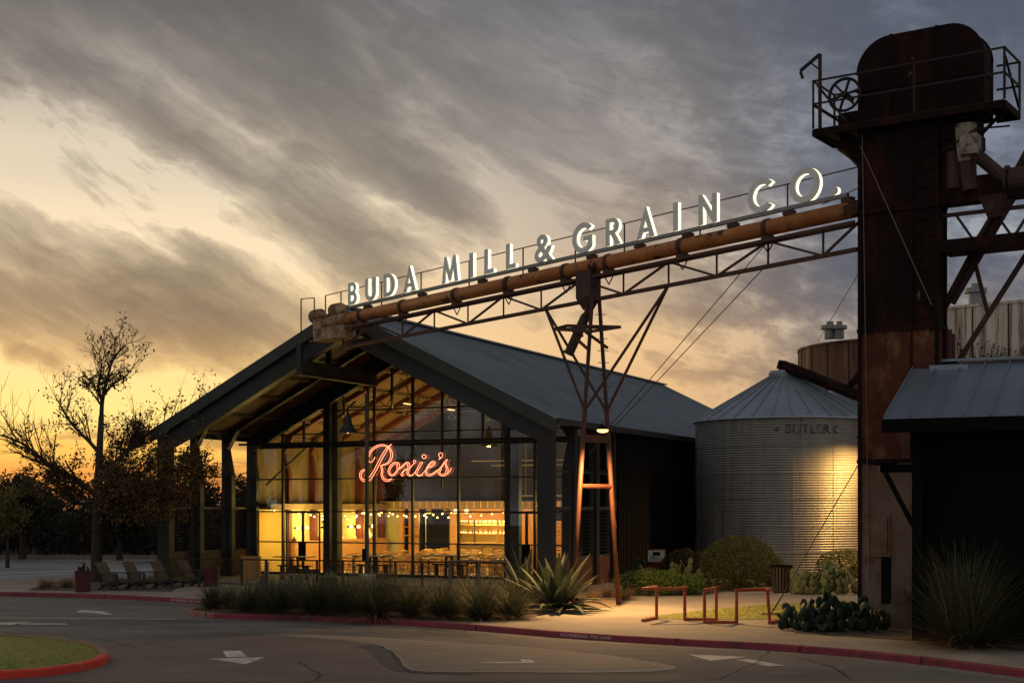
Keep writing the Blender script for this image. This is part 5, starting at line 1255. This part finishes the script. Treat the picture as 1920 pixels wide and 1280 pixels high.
# pads and planters
def pad(b, c, w, h, az_, tilt, th=.02):
    """one flattened oval cactus pad standing on its base point c"""
    n = 10; x = V((math.cos(az_), math.sin(az_), 0)); up = (Z * math.cos(tilt) + V((-x.y, x.x, 0)) * math.sin(tilt)); nn = x.cross(up).normalized()
    vs = []; base = len(b.v)
    for k in range(n):
        a = 2 * math.pi * k / n - math.pi / 2; r_ = 1.0
        px_, py_ = math.cos(a) * w / 2 * (1 - .18 * max(0, -math.sin(a))), (math.sin(a) + 1) * h / 2
        vs.append(c + x * px_ + up * py_)
    for sgn_, sc2 in ((1, .72), (-1, .72)):
        for k in range(n):
            q = c + up * (h / 2) + (vs[k] - c - up * (h / 2)) * sc2 + nn * (sgn_ * th); vs.append(q)
    fs = [(k, (k + 1) % n, n + (k + 1) % n, n + k) for k in range(n)] + [(k, 2 * n + k, 2 * n + (k + 1) % n, (k + 1) % n) for k in range(n)] + [tuple(range(n, 2 * n)), tuple(range(2 * n, 3 * n))[::-1]]
    b.add(vs, fs); return c + up * h
def prickly(p, n, spread, hmax, w, label, m, group=None, name='prickly_pear', sx_=1., sy_=1.):
    m_ = m
    t = thing(name, p, label, 'cactus', group); groups = [MB() for _ in range(n)]
    for k in range(n):
        a = rnd.uniform(0, 6.3); r_ = spread * math.sqrt(rnd.random()); c = p + V((r_ * math.cos(a) * sx_, r_ * math.sin(a) * sy_, 0)); z = 0.; b = groups[k]
        top = hmax * (1 - .5 * (r_ / spread) ** 2) * rnd.uniform(.6, 1.05)
        az_ = rnd.uniform(-.7, .7) + (math.pi if rnd.random() < .5 else 0)
        while z < top - w * .4:
            ww = w * rnd.uniform(.6, 1.2); q = pad(b, c, ww, ww * rnd.uniform(1.15, 1.6), az_, rnd.uniform(-.7, .7)); az_ += rnd.uniform(-1.3, 1.3)
            c = q - Z * .03; z = c.z - p.z
    for b in groups:
        if b.v: b.build('pad_stem', m, t, smooth=True)
    return t
def pot(p, w, h, rnd_, label):
    t = thing('planter', p, label, 'planter', 'dark red planters')
    if rnd_: MB().lathe([(.001, 0), (w * .42, 0), (w * .5, h), (w * .5, h + .01), (w * .43, h), (.42 * w, h - .06), (.001, h - .06)], p, 24).build('pot', M['planter'], t)
    else:
        b = MB(); s = w / 2
        b.lathe([(.001, 0), (s * 1.30, 0), (s * 1.36, h - .05), (s * 1.40, h - .05), (s * 1.40, h), (s * 1.2, h), (s * 1.2, h - .08), (.001, h - .08)], p, 4, math.pi / 4 + .35, math.pi * 2 + math.pi / 4 + .35); b.build('pot', M['planter'], t)
    return t
pot(G(155, 1108.5), .56, .74, False, 'dark red square planter with small cactus left of the lounge chairs')
prickly(G(155, 1108.5) + Z * .68, 9, .2, .3, .13, 'small pale cactus growing in the square red planter', M['pad'])
pot(G(396, 1099), .64, .72, True, 'dark red round planter at the end of the lounge chairs')
pot(G(615, 1104), .72, .42, True, 'low dark red planter between the two benches')
prickly(G(615, 1104) + Z * .36, 12, .26, .36, .17, 'light green succulent growing in the low red planter', M['pad_light'])
# bike rack
rk = thing('bike_rack', G(1335, 1168), 'zigzag orange square tube bike rack on the concrete beside the lawn', 'bike rack')
rp = [(1207, 1103, 1166), (1230, 1101, 1162)]
def W(px, py, z): return G(px, py, z)
A_, B_, C_, D_, E_, F_, H_ = G(1206, 1165), G(1231, 1160), G(1284, 1163), G(1343, 1163.5), G(1321, 1168), G(1381, 1169), G(1439, 1169.5)
I_ = G(1461, 1165.5); A2_ = G(1207, 1163); zt_ = .86
path1 = [A_ + Z * .03, B_ + Z * .03, B_ + Z * zt_]
tops = [(A2_ + Z * zt_, B_ + Z * zt_), (A2_ + Z * zt_, C_ + Z * zt_ - V((.35, .05, 0))), (C_ + Z * zt_ - V((.35, .05, 0)), C_ + Z * zt_ + V((0, .35, 0)))]
b = MB(); s_ = .075
def bar(p, q): 
    d = (V(q) - V(p)).normalized() * (s_ * .5 - .002); b.beam(V(p) - d, V(q) + d, s_, s_)
up = lambda p, z: V((p.x, p.y, z))
for p, q in ((up(A_, .04), up(B_, .04)), (up(B_, .04), up(B_, zt_)), (up(B_, zt_), up(A2_ + V((-.05, -.35, 0)), zt_ - .003)), (up(A2_ + V((-.05, -.35, 0)), zt_ - .003), up(C_ + V((-.25, -.3, 0)), zt_)), (up(C_ + V((-.25, -.3, 0)), zt_), up(C_, zt_ + .003)), (up(C_, zt_), up(C_, .04)),
             (up(C_, .043), up(D_, .04)), (up(D_, .04), up(D_, zt_)), (up(D_, zt_), up(E_, zt_)), (up(E_, zt_), up(E_, .04)), (up(E_, .04), up(F_, .043)), (up(F_, .04), up(F_, zt_)),
             (up(F_, zt_), up(H_ + V((.1, .55, 0)), zt_ + .003)), (up(H_ + V((.1, .55, 0)), zt_), up(H_, zt_ - .003)), (up(H_, zt_), up(H_ + V((.06, 0, 0)), .04)), (up(H_ + V((.06, 0, 0)), .04), up(I_, .043))): bar(p, q)
b.build('tube_frame', M['rack'], rk)
# trash bin
p = G(1465, 1110); bn = thing('litter_bin', p, 'slatted dark litter bin in front of the corrugated grain bin', 'bin')
for k in range(20):
    a = 2 * math.pi * k / 20; d_ = V((math.cos(a), math.sin(a), 0)); b = MB(); b.prism([p + d_ * .30 + V((-d_.y, d_.x, 0)) * .035 + Z * .04, p + d_ * .30 - V((-d_.y, d_.x, 0)) * .035 + Z * .04, p + d_ * .37 - V((-d_.y, d_.x, 0)) * .035 + Z * .92, p + d_ * .37 + V((-d_.y, d_.x, 0)) * .035 + Z * .92], d_ * .02); b.build('slat', M['bin'], bn)
b = MB(); b.lathe([(.30, .02), (.30, .08), (.28, .08), (.001, .03)], p, 20); b.lathe([(.33, .9), (.40, .9), (.40, .96), (.33, .96), (.33, .9)], p, 24); b.lathe([(.29, .1), (.345, .9)], p, 20); b.build('rim', M['black'], bn)
# information lectern
p = G(1229, 1092); ls = thing('information_sign', p, 'slanted information panel on a rusty steel pedestal among the plants', 'sign')
MB().prism([p + V((-.33, -.18, 0)), p + V((.33, -.18, 0)), p + V((.33, -.16, .82)), p + V((-.33, -.16, .82))], V((0, .3, 0))).build('pedestal', M['tower_rust'], ls)
q0 = p + V((-.36, -.24, .80)); b = MB(); b.prism([q0, q0 + V((.72, 0, 0)), q0 + V((.76, .34, .52)), q0 + V((.04, .34, .52))], V((0, .04, -.03))); b.build('backing', M['tower_rust'], ls)
q1 = q0 + V((.04, -.006, .045)); pn = MB().add([q1, q1 + V((.64, 0, 0)), q1 + V((.675, .28, .43)), q1 + V((.035, .28, .43))], [(0, 1, 2, 3)]).build('panel', M['sign_panel'], ls)
b = MB()
for k in range(4): w = q1 + V((.05, -.004 + .03 * k, .05 + .046 * k)); b.add([w, w + V((.5 - .1 * (k % 2), 0, 0)), w + V((.5 - .1 * (k % 2) , .008, .012)), w + V((0, .008, .012))], [(0, 1, 2, 3)])
w = q1 + V((.2, .14, .24)); b.add([w, w + V((.3, 0, 0)), w + V((.31, .09, .14)), w + V((.01, .09, .14))], [(0, 1, 2, 3)]); b.build('print', M['black'], pn)
# ================================================================ plants
def tuft(p, r, h, n, w, m, label, cat, name, group=None, droop=(.3, 1.0), lean=(.05, 1.15), both=None, seg=4):
    t = thing(name, p, label, cat, group); b = MB()
    for k in range(n):
        l = lean[0] + (lean[1] - lean[0]) * rnd.random() ** .8; a = rnd.uniform(0, 6.283)
        hh = h * rnd.uniform(.72, 1.1); rr = r * .16 * math.sqrt(rnd.random()); a2 = rnd.uniform(0, 6.3)
        b.mi = 1 if isinstance(m, list) and (l > 1.25 or rnd.random() < .07) else 0
        blade(b, p + V((rr * math.cos(a2), rr * math.sin(a2), 0)), a, l, hh, w, seg, rnd.uniform(*droop))
    b.build('blades', m, t); return t
ORD = ('first', 'second', 'third', 'fourth', 'fifth', 'sixth', 'seventh', 'eighth', 'ninth', 'tenth', 'eleventh', 'twelfth')
cl = [(398, 1141, .62, .75), (466, 1146, .85, .95), (520, 1149, 1.0, 1.2), (592, 1150, .9, 1.05), (646, 1152, .9, 1.05), (705, 1156, 1.1, 1.3), (770, 1155, .85, .95), (832, 1158, .95, 1.1), (900, 1161, .95, 1.15), (962, 1159, .85, 1.0), (620, 1139, .8, .95), (742, 1143, .8, .95), (494, 1138, .8, .9), (556, 1139, .75, .9), (676, 1142, .8, .95), (802, 1146, .8, .9), (866, 1149, .8, .95), (930, 1150, .75, .85), (432, 1140, .6, .7)]
for i, (px, py, r, h) in enumerate(cl):
    lb = ('%s spiky grass clump from the left in the front row along the red kerb' % ORD[i]) if i < 10 else ('spiky grass clump in the back row %s' % ('between the fourth and fifth front clumps', 'between the sixth and seventh front clumps', 'between the second and third front clumps', 'between the third and fourth front clumps', 'between the fifth and sixth front clumps', 'between the seventh and eighth front clumps', 'between the eighth and ninth front clumps', 'between the ninth and tenth front clumps', 'between the first and second front clumps')[i - 10])
    tuft(G(px, py), r, h * 1.2 * rnd.uniform(.88, 1.12), int(860 * r * rnd.uniform(.8, 1.2)), .027, [M['sotol'], M['blond']], lb, 'plant', 'grass_clump', 'spiky grass clumps along the kerb', lean=(.02, 1.4), droop=(.15, .7))
bl_ = [(905, 1117, .55, .75), (940, 1112, .55, .7), (865, 1116, .5, .6), (1112, 1124, .6, .75), (1138, 1118, .65, .8), (1172, 1124, .6, .75), (1095, 1108, .5, .6), (790, 1118, .45, .55), (1262, 1104, .6, .6), (1300, 1112, .5, .55)]
bw = ('behind the eighth spiky clump', 'behind the ninth spiky clump', 'behind the seventh spiky clump', 'just right of the big agave', 'between the agave and the trestle leg', 'right beside the foot of the trestle leg', 'behind the right side of the agave', 'behind the lamp post', 'under the information panel', 'at the right end of the low green plants')
for i, (px, py, r, h) in enumerate(bl_):
    tuft(G(px, py), r, h, int(420 * r), .016, M['blond'], 'soft blond grass tuft ' + bw[i], 'grass tuft', 'blond_grass', 'blond grass tufts', lean=(.1, 1.2), droop=(.5, 1.3))
for i, (px, py, r) in enumerate(((85, 1102, .9), (125, 1100, .9), (220, 1094, .6), (285, 1092, .6))):
    tuft(G(px, py), r, .7, int(420 * r), .018, M['blond'], ('low brown grass tuft at the far left of the tree bed', 'low brown grass tuft left of the square planter', 'low brown grass tuft behind the first lounge chair', 'low brown grass tuft behind the third lounge chair')[i], 'grass tuft', 'blond_grass', 'blond grass tufts', lean=(.2, 1.3), droop=(.4, 1.0))
# big sotol at the right
tuft(G(1808, 1212), 2.0, 2.35, 1500, .026, [M['sotol'], M['blond']], 'huge dark spiky grass mound in front of the black shed', 'plant', 'sotol', lean=(.0, 1.4), droop=(.1, .65), seg=5)
def agave_(p, n, L, label, w=.3):
    t = thing('agave', p, label, 'agave', 'agaves by the trestle')
    for k in range(n):
        a = k * 2.39996 + rnd.uniform(-.15, .15); f = k / n
        l = .05 + 1.38 * (1 - f) ** .75 + rnd.uniform(-.06, .06); droop = (.75 if f < .35 else .15) * rnd.uniform(.5, 1.2); hh = L * rnd.uniform(.82, 1.08) * (.85 + .15 * f)
        d = V((math.cos(a), math.sin(a), 0)); s = V((-d.y, d.x, 0)); b = MB(); rows = []; seg_ = 9; q = p + d * .08 + Z * .05
        ang_ = l
        for i in range(seg_ + 1):
            x = i / seg_; ww = w * (.55 + .75 * math.sin(min(1, x * 1.6) * math.pi / 2)) * (1 - x ** 2.2) * .62 + .004
            tdir = d * math.sin(ang_) + Z * math.cos(ang_); nrm = (d * -math.cos(ang_) + Z * math.sin(ang_))
            rows.append((q - s * (ww / 2) + nrm * (ww * .22), q - s * (ww * .40) + nrm * (ww * .13), q - nrm * .0, q + s * (ww * .40) + nrm * (ww * .13), q + s * (ww / 2) + nrm * (ww * .22)))
            q = q + tdir * (hh / seg_); ang_ += droop / seg_ * (1 + x)
            if q.z < .03: q.z = .03
        base = [v for r in rows for v in r]; fs = []
        for i in range(seg_):
            for j in range(4): fs.append((i * 5 + j, i * 5 + j + 1, i * 5 + 6 + j, i * 5 + 5 + j))
        b.add(base, fs); b.m = [1 if k_ % 4 in (0, 3) else 0 for k_ in range(len(fs))]
        b.build('leaf', [M['agave'], M['agave_edge']], t, smooth=True)
agave_(G(1046, 1146), 38, 1.9, 'large pale edged agave in front of the trestle leg', .46)
agave_(G(982, 1130), 26, 1.75, 'smaller agave standing left behind the large one', .4)
# prickly pears
prickly(G(1560, 1180), 80, 1.35, .8, .27, 'big dark prickly pear mound in front of the tower foot', M['pad'], sx_=1.0, sy_=.6)
prickly(G(1655, 1172), 30, .8, .66, .26, 'lower dark prickly pear clump between the tower foot and the spiky mound', M['pad'], sx_=1.1, sy_=.5)
prickly(G(1545, 1113), 46, .95, 1.0, .3, 'bright lit prickly pear below the lit grain bin wall', M['pad_light'], sx_=1.25, sy_=.5)
prickly(G(1288, 1104), 20, .7, 1.25, .28, 'tall pale prickly pear behind the low green plants', M['pad_light'], sx_=1.2, sy_=.4)
prickly(G(1206, 1100), 10, .35, 1.1, .28, 'dim prickly pear left of the information panel', M['pad'])
# leafy shrubs: leaf faces through the volume plus twigs
def leaf(b, c, s, up=None):
    a = rnd.uniform(0, 6.283); t_ = rnd.uniform(-1, 1); d = V((math.cos(a) * math.sqrt(1 - t_ * t_), math.sin(a) * math.sqrt(1 - t_ * t_), t_)); e_ = d.cross(V((rnd.uniform(-1, 1), rnd.uniform(-1, 1), rnd.uniform(-1, 1))))
    if e_.length < .05: e_ = V((1, 0, 0))
    e_.normalize(); d = d * s; e_ = e_ * (s * .42)
    b.add([c - d * .5, c + e_ * .5 - d * .05, c + d * .5, c - e_ * .5 - d * .05], [(0, 1, 2, 3)])
def shrub(p, rx, ry, h, n, s, m, label, name='shrub', cat='shrub', group=None, lump=.16, z0=.05):
    t = thing(name, p, label, cat, group); b = MB(); lumps = [(V((rnd.gauss(0, 1), rnd.gauss(0, 1), rnd.gauss(0, 1))).normalized(), rnd.uniform(-lump, lump)) for _ in range(26)]
    for k in range(n):
        u = V((rnd.gauss(0, 1), rnd.gauss(0, 1), rnd.gauss(0, 1))).normalized(); f = 1 + sum(a * max(0, u.dot(d)) ** 8 for d, a in lumps)
        r_ = f * (1 - .5 * rnd.random() ** 2.2) * rnd.uniform(.96, 1.04)
        c = p + V((u.x * rx * r_, u.y * ry * r_, h / 2 + u.z * h / 2 * r_))
        if c.z < p.z + z0: continue
        leaf(b, c, s * rnd.uniform(.7, 1.3))
    b.build('foliage', m, t)
    b = MB()
    for k in range(12):
        a = rnd.uniform(0, 6.3); q = p + V((math.cos(a) * rx * .75, math.sin(a) * ry * .75, h * rnd.uniform(.45, .85))); b.pipe([p + V((math.cos(a) * .08, math.sin(a) * .08, 0)), p.lerp(q, .5) + Z * .12, q], [.03, .02, .008], 5)
    b.build('stems', M['bark'], t); return t
shrub(G(1393, 1107) + V((0, 1.1, 0)), 1.32, 1.2, 1.95, 9000, .10, M['leaf_bush'], 'large clipped round bush left of the litter bin', 'bush', 'bush', 'clipped bushes by the bins', .07)
shrub(G(1296, 1099) + V((0, 1.2, 0)), 1.05, 1.0, 1.35, 4500, .10, M['leaf_dark'], 'dark low bush in the shade behind the information panel', 'bush', 'bush', 'clipped bushes by the bins', .09)
shrub(G(1455, 1100) + V((0, 1.0, 0)), .6, .6, 1.2, 2200, .10, M['leaf_bush'], 'small bush tucked behind the right side of the large round bush', 'bush', 'bush', 'clipped bushes by the bins', .1)
shrub(G(1592, 1094) + V((0, .8, 0)), 1.15, .9, 1.35, 5000, .09, M['leaf_bush'], 'lit round bush between the prickly pear and the tower edge', 'bush', 'bush', 'clipped bushes by the bins', .08)
for i, (px, py, rx, h) in enumerate(((1182, 1116, .62, .85), (1218, 1117, .7, .95), (1256, 1116, .65, .85), (1290, 1115, .5, .7))):
    shrub(G(px, py) + V((0, .3, 0)), rx, .6, h, 2600, .075, M['leaf_green'], ('bushy green plant nearest the trestle leg', 'bushy green plant in front of the information panel', 'bushy green plant right of the information panel', 'bushy green plant at the right end of the bed')[i], 'green_plant', 'plant', 'bushy green plants in the bed', .25)
for i, px in enumerate((1500, 1522)):
    tuft(G(px, 1107), .4, .7, 120, .018, M['leaf_green'], ('thin weed left of the lit prickly pear', 'thin weed just behind the lit prickly pear')[i], 'plant', 'weed', None, lean=(0, .8))
# ================================================================ trees
def branchy(b, p, d, L, r, depth, tips, bend=.28, split=(2, 3), shrink=.72, upb=.08):
    n = 4; pts = [p]; rs = [r]; q = p; dd = d.normalized()
    for i in range(n):
        dd = (dd + V((rnd.gauss(0, 1), rnd.gauss(0, 1), rnd.gauss(0, 1))) * bend * .3 + Z * upb).normalized()
        q = q + dd * (L / n); pts.append(q); rs.append(r * (1 - .45 * (i + 1) / n))
        if depth <= 2: tips.append((q, dd, depth))
    b.pipe(pts, rs, 5 if r < .05 else 8, caps=False)
    if depth == 0: return
    for k in range(rnd.randint(*split) + (1 if depth > 2 else 0)):
        j = rnd.randint(1, n); ax = dd.cross(V((rnd.gauss(0, 1), rnd.gauss(0, 1), rnd.gauss(0, 1)))).normalized()
        nd = Matrix.Rotation(rnd.uniform(.35, .95), 3, ax) @ dd
        branchy(b, pts[j], nd, L * shrink * rnd.uniform(.7, 1.1), max(rs[j] * .62, .006), depth - 1, tips, bend, split, shrink, upb)
tp = G(181, 1089); tY = tp.y
oak = thing('oak_tree', tp, 'tall half bare autumn oak beside the lounge chairs with brown leaves', 'tree')
b = MB(); tips = []
def limb(pts, r0, r1, twigs, depth, Lt, side=1.):
    pp = [P(x, y, tY + dy) for x, y, dy in pts]; cc = [V(c) for c in catmull([tuple(p) for p in pp], 6)]
    rs = [r0 + (r1 - r0) * (i / (len(cc) - 1)) for i in range(len(cc))]; b.pipe(cc, rs, 9, caps=False)
    for k in range(twigs):
        i = rnd.randint(len(cc) // 5, len(cc) - 1); d = (cc[min(i + 1, len(cc) - 1)] - cc[i - 1]).normalized(); ax = d.cross(V((rnd.gauss(0, 1), rnd.gauss(0, 1), rnd.gauss(0, 1)))).normalized()
        nd = Matrix.Rotation(rnd.uniform(.4, 1.1), 3, ax) @ d; nd = (nd + Z * .35).normalized()
        branchy(b, cc[i], nd, Lt * rnd.uniform(.6, 1.1), max(rs[i] * .5, .012), depth, tips)
b.pipe([tp - Z * .05, tp + Z * .15, tp + Z * .6, P(183, 960, tY), P(186, 860, tY), P(190, 780, tY)], [.34, .27, .235, .20, .15, .11], 12)
limb([(190, 785, 0), (192, 752, .1), (200, 715, 0), (212, 675, -.2), (236, 645, -.3)], .10, .02, 16, 3, .82)
limb([(191, 752, 0), (184, 725, .3), (190, 690, .5), (186, 655, .4)], .07, .015, 12, 3, .78)
limb([(192, 745, 0), (210, 722, .2), (235, 705, .4), (262, 672, .3)], .06, .012, 9, 3, .65)
limb([(190, 760, 0), (172, 735, -.3), (158, 718, -.4)], .05, .012, 8, 2, .7)
limb([(186, 930, 0), (150, 905, -.4), (110, 880, -.8), (75, 858, -1.0), (40, 830, -1.2), (0, 815, -1.4)], .12, .03, 22, 2, 1.6)
limb([(187, 850, 0), (168, 828, .3), (140, 800, .7), (122, 775, .9), (112, 757, 1.0)], .09, .03, 14, 2, 1.2)
limb([(187, 895, 0), (225, 860, .4), (260, 825, .6), (300, 798, .5), (335, 780, .3), (352, 770, .2)], .10, .02, 24, 2, 1.35)
limb([(186, 950, 0), (220, 925, -.7), (255, 905, -1.2), (300, 890, -1.6), (350, 880, -1.8)], .10, .025, 18, 3, 1.0)
limb([(185, 935, 0), (150, 945, .6), (110, 925, 1.2), (80, 905, 1.5)], .08, .02, 10, 3, 1.0)
limb([(185, 905, 0), (200, 880, 1.0), (230, 850, 1.6), (275, 815, 2.0)], .08, .02, 14, 3, 1.0)
limb([(185, 955, 0), (205, 960, -.9), (240, 950, -1.8), (285, 945, -2.2)], .08, .02, 10, 3, .9)
b.build('trunk', M['bark'], oak, smooth=True)
lb_ = [MB() for _ in range(3)]; cnt = 0
for q, d, dp in tips:
    sy_ = HY - (q.z - CH) * F / q.y; sx2 = CX + q.x / q.y * F
    prob = 1.0 if sy_ > 840 else (.6 if sy_ > 790 else (.22 if sy_ > 700 else .04))
    if sx2 < 90 and sy_ < 900: prob *= .25
    if rnd.random() > prob * .62: continue
    for k in range(rnd.randint(2, 4) + (3 if sy_ > 860 and sx2 > 150 else 0)):
        c = q + V((rnd.gauss(0, .13), rnd.gauss(0, .13), rnd.gauss(-.03, .12))); leaf(lb_[k % 3], c, rnd.uniform(.10, .2)); cnt += 1
for _ in range(2600):                       # denser low skirt of clinging leaves on the building side
    sx2 = rnd.gauss(265, 52); sy_ = rnd.gauss(925, 34)
    if 175 < sx2 < 375 and 850 < sy_ < 985:
        c = P(sx2, sy_, tY - 1.2 + rnd.gauss(0, .8)); leaf(lb_[0], c, rnd.uniform(.10, .2))
for i, q in enumerate(lb_): q.build('foliage', [M['leaf_brown'], M['leaf_dark'], M['leaf_brown']][i], oak)
def tree(p, h, cw, label, m, nm='live_oak', n=7000, s=.28, trunk=.2, ch=.55):
    t = thing(nm, p, label, 'tree', 'dark trees beyond the parking lot'); b = MB(); tips2 = []
    b.pipe([p - Z * .05, p + Z * .4, p + Z * h * .3, p + Z * h * .5], [trunk * 1.3, trunk, trunk * .8, trunk * .6], 9)
    for k in range(7):
        a = k * .9 + rnd.uniform(0, .5); d = V((math.cos(a), math.sin(a), rnd.uniform(.4, 1.2))); branchy(b, p + Z * h * rnd.uniform(.28, .5), d, cw * .3, trunk * .45, 3, tips2, upb=.05)
    b.build('trunk', M['bark'], t); b = MB()
    cl_ = [(p + V((rnd.gauss(0, .23) * cw, rnd.gauss(0, .23) * cw, h * (1 - ch / 2) + max(-.5, min(.42, rnd.gauss(0, .25))) * h * ch)), rnd.uniform(.12, .22) * cw) for _ in range(22)]
    for k in range(n):
        if tips2 and rnd.random() < .35: q = rnd.choice(tips2)[0] + V((rnd.gauss(0, .3), rnd.gauss(0, .3), rnd.gauss(0, .25)))
        else:
            c, r_ = rnd.choice(cl_); u = V((rnd.gauss(0, 1), rnd.gauss(0, 1), rnd.gauss(0, 1))).normalized(); q = c + u * (r_ * rnd.random() ** .45)
        if q.z > p.z + h * (1 - ch) * .8: leaf(b, q, s * rnd.uniform(.6, 1.3))
    b.build('crown', m, t)
tree(G(42, 1046), 4.7, 4.6, 'dark broad tree at the far left beyond the parking lot', M['leaf_dark'])
tree(G(-40, 1046), 4.9, 4.6, 'dark tree cut by the left picture edge beyond the lot', M['leaf_dark'])
tree(G(14, 1062), 4.0, 2.6, 'small yellow green tree in front of the dark trees', M['leaf_olive'], n=1500, s=.24, trunk=.09)
tree(V((-22.3, 80, 0)), 3.9, 4.2, 'dark round tree behind the oak trunk on the lot island', M['leaf_dark'], trunk=.17, n=6000)
tree(V((-19.0, 84, 0)), 4.4, 4.6, 'dark tree seen through the open porch', M['leaf_dark'], n=5000)
tree(V((-16.0, 88, 0)), 4.6, 4.6, 'dark tree beyond the second porch opening', M['leaf_dark'], n=5000)
b = MB()
for k in range(2600):
    x = rnd.uniform(-62, 12); y = rnd.uniform(92, 112); h = rnd.uniform(2.5, 5.0); p = V((x, y, -.2)); q = p + V((rnd.gauss(0, .35), rnd.gauss(0, .3), h))
    b.pipe([p, p.lerp(q, .5) + V((rnd.gauss(0, .15), 0, 0)), q], [.05, .03, .01], 3, caps=False)
for k in range(30000):
    x = rnd.uniform(-62, 12); y = rnd.uniform(91, 112); z = abs(rnd.gauss(0, 1)) * 2.0 + rnd.uniform(0, .8) + .5 * math.sin(x * .7) + .4 * math.sin(x * 1.9)
    if z < 6: leaf(b, V((x, y, max(z - .1, 0))), rnd.uniform(.3, .65))
b.build('treeline', M['brush'], None, kind='stuff', label='dark mass of brush and bare trunks beyond the parking lot')
bf = MB(); bf.box((-24, 113, 1.0), (90, .2, 2.4)); bf.build('board_fence', M['far_wall'], None, label='long dark board fence behind the far brush', category='fence')
